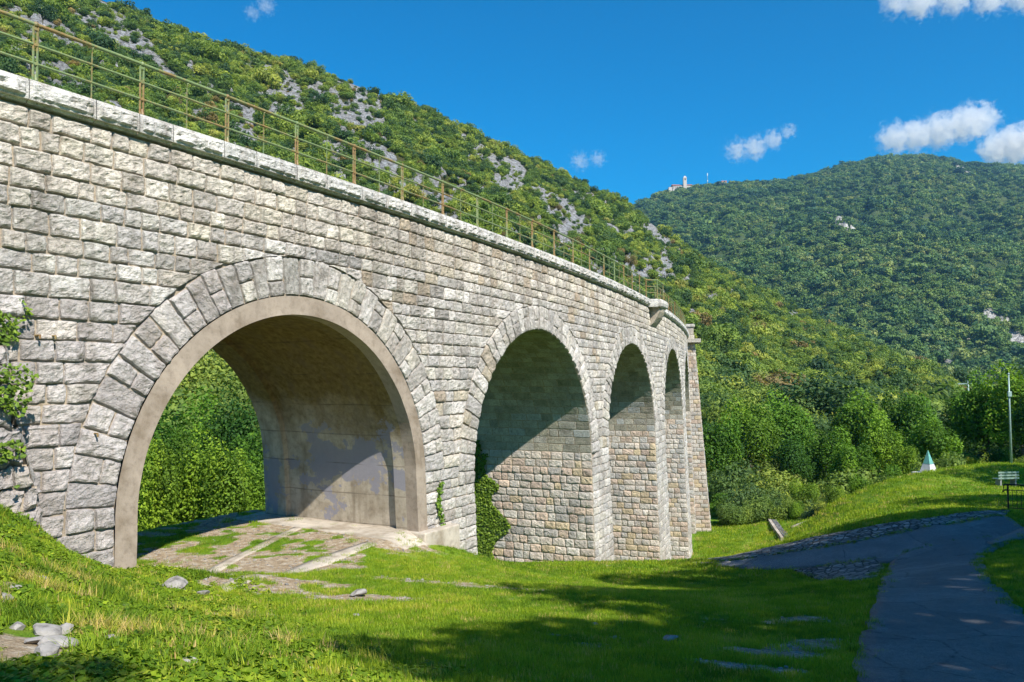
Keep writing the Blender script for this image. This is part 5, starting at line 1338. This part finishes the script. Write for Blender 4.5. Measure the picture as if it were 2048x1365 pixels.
# ------------------------------------------------------------------ clouds and haze
def cloud(label, blobs, dist, dens, seed, thick=.5):
    """several overlapping soft lobes in one closed mesh, filled with a volume"""
    import bmesh
    r = np.random.default_rng(seed); bm = bmesh.new(); P0 = np.array([at(px, py, dist) for px, py, *_ in blobs]); c0 = P0.mean(0)
    ext = np.array([P0.min(0), P0.max(0)]); R = max(b[2] for b in blobs)/FPX*dist
    bmesh.ops.create_icosphere(bm, subdivisions=3, radius=1)
    lo = (P0-np.array([[b[2]/FPX*dist]*3 for b in blobs])).min(0)-c0; hi = (P0+np.array([[b[2]/FPX*dist]*3 for b in blobs])).max(0)-c0
    for v in bm.verts:
        v.co = Vector(((v.co.x*.5+.5)*(hi[0]-lo[0])*1.5+lo[0]-(hi[0]-lo[0])*.25, v.co.y*R*1.3, (v.co.z*.5+.5)*(hi[2]-lo[2])*1.5+lo[2]-(hi[2]-lo[2])*.25))
    me = bpy.data.meshes.new('cloud'); bm.to_mesh(me); bm.free()
    g = NT('cloud_vapour'); tc = g.n('TexCoord').outputs['Object']; tot = None
    wn = g.n('TexNoise', {'Vector': tc, 'Scale': 2.6/R, 'Detail': 7.0, 'Roughness': .66}); 
    for (px, py, rp, k), c in zip(blobs, P0-c0):
        rr = rp/FPX*dist; d = g.n('VectorMath', {0: tc, 1: tuple(c)}, operation='DISTANCE').outputs['Value']
        q = g.math('MULTIPLY', g.math('SUBTRACT', 1.0, g.math('DIVIDE', d, rr)), k, False)
        tot = q if tot is None else g.math('MAXIMUM', tot, q)
    dn = g.math('ADD', tot, g.math('MULTIPLY', g.math('SUBTRACT', wn.outputs['Fac'], .53), 3.6))
    dn = g.math('MULTIPLY', g.math('MINIMUM', g.math('MAXIMUM', dn, 0.0), .4), dens*2.6)
    v = g.n('VolumePrincipled', {'Color': (1, 1, 1, 1), 'Density': dn, 'Anisotropy': .2}); g.t.links.new(v.outputs[0], g.out.inputs['Volume']); me.materials.append(g.m)
    o = link('cloud', me, None, tuple(c0)); tag(o, label, 'cloud', 'small white clouds above the far mountain', 'stuff'); return o
CD = 5200
cloud('long white cloud above the summit of the far mountain', [(1790, 278, 34, 1.2), (1830, 272, 36, 1.3), (1880, 262, 40, 1.4), (1930, 248, 40, 1.4), (1962, 240, 36, 1.2)], CD, .012, 1)
cloud('white cloud rising behind the right end of the far mountain', [(1990, 300, 34, 1.3), (2025, 292, 44, 1.5), (2075, 285, 50, 1.5)], CD, .014, 2)
cloud('slanting thin white cloud left of the far summit', [(1475, 302, 24, .9), (1510, 296, 26, 1.1), (1545, 280, 22, 1.1), (1578, 264, 16, 1.0)], CD, .009, 3)
cloud('cloud cut by the top right edge of the picture', [(1790, 2, 30, 1.0), (1840, 4, 36, 1.3), (1910, -4, 36, 1.2), (1980, -2, 34, 1.2), (2050, -6, 34, 1.2)], CD, .011, 4)
cloud('small faint cloud over the shoulder of the left hill', [(1160, 323, 19, .8), (1195, 318, 17, .8)], CD, .007, 5)
cloud('wispy scrap of cloud at the top of the picture', [(505, 26, 16, .7), (532, 12, 19, .8)], CD, .006, 6)
hz = MB(); hz.box((300, 1400, 280), (5200, 3300, 602)); h_o = hz.build('haze', [])
g = NT('haze_air'); pv = g.n('VolumePrincipled', {'Color': (.30, .62, 1, 1), 'Density': .00009, 'Anisotropy': .3}); g.t.links.new(pv.outputs[0], g.out.inputs['Volume']); h_o.data.materials.append(g.m)
tag(h_o, 'thin blue haze in the valley air', 'haze', None, 'stuff')
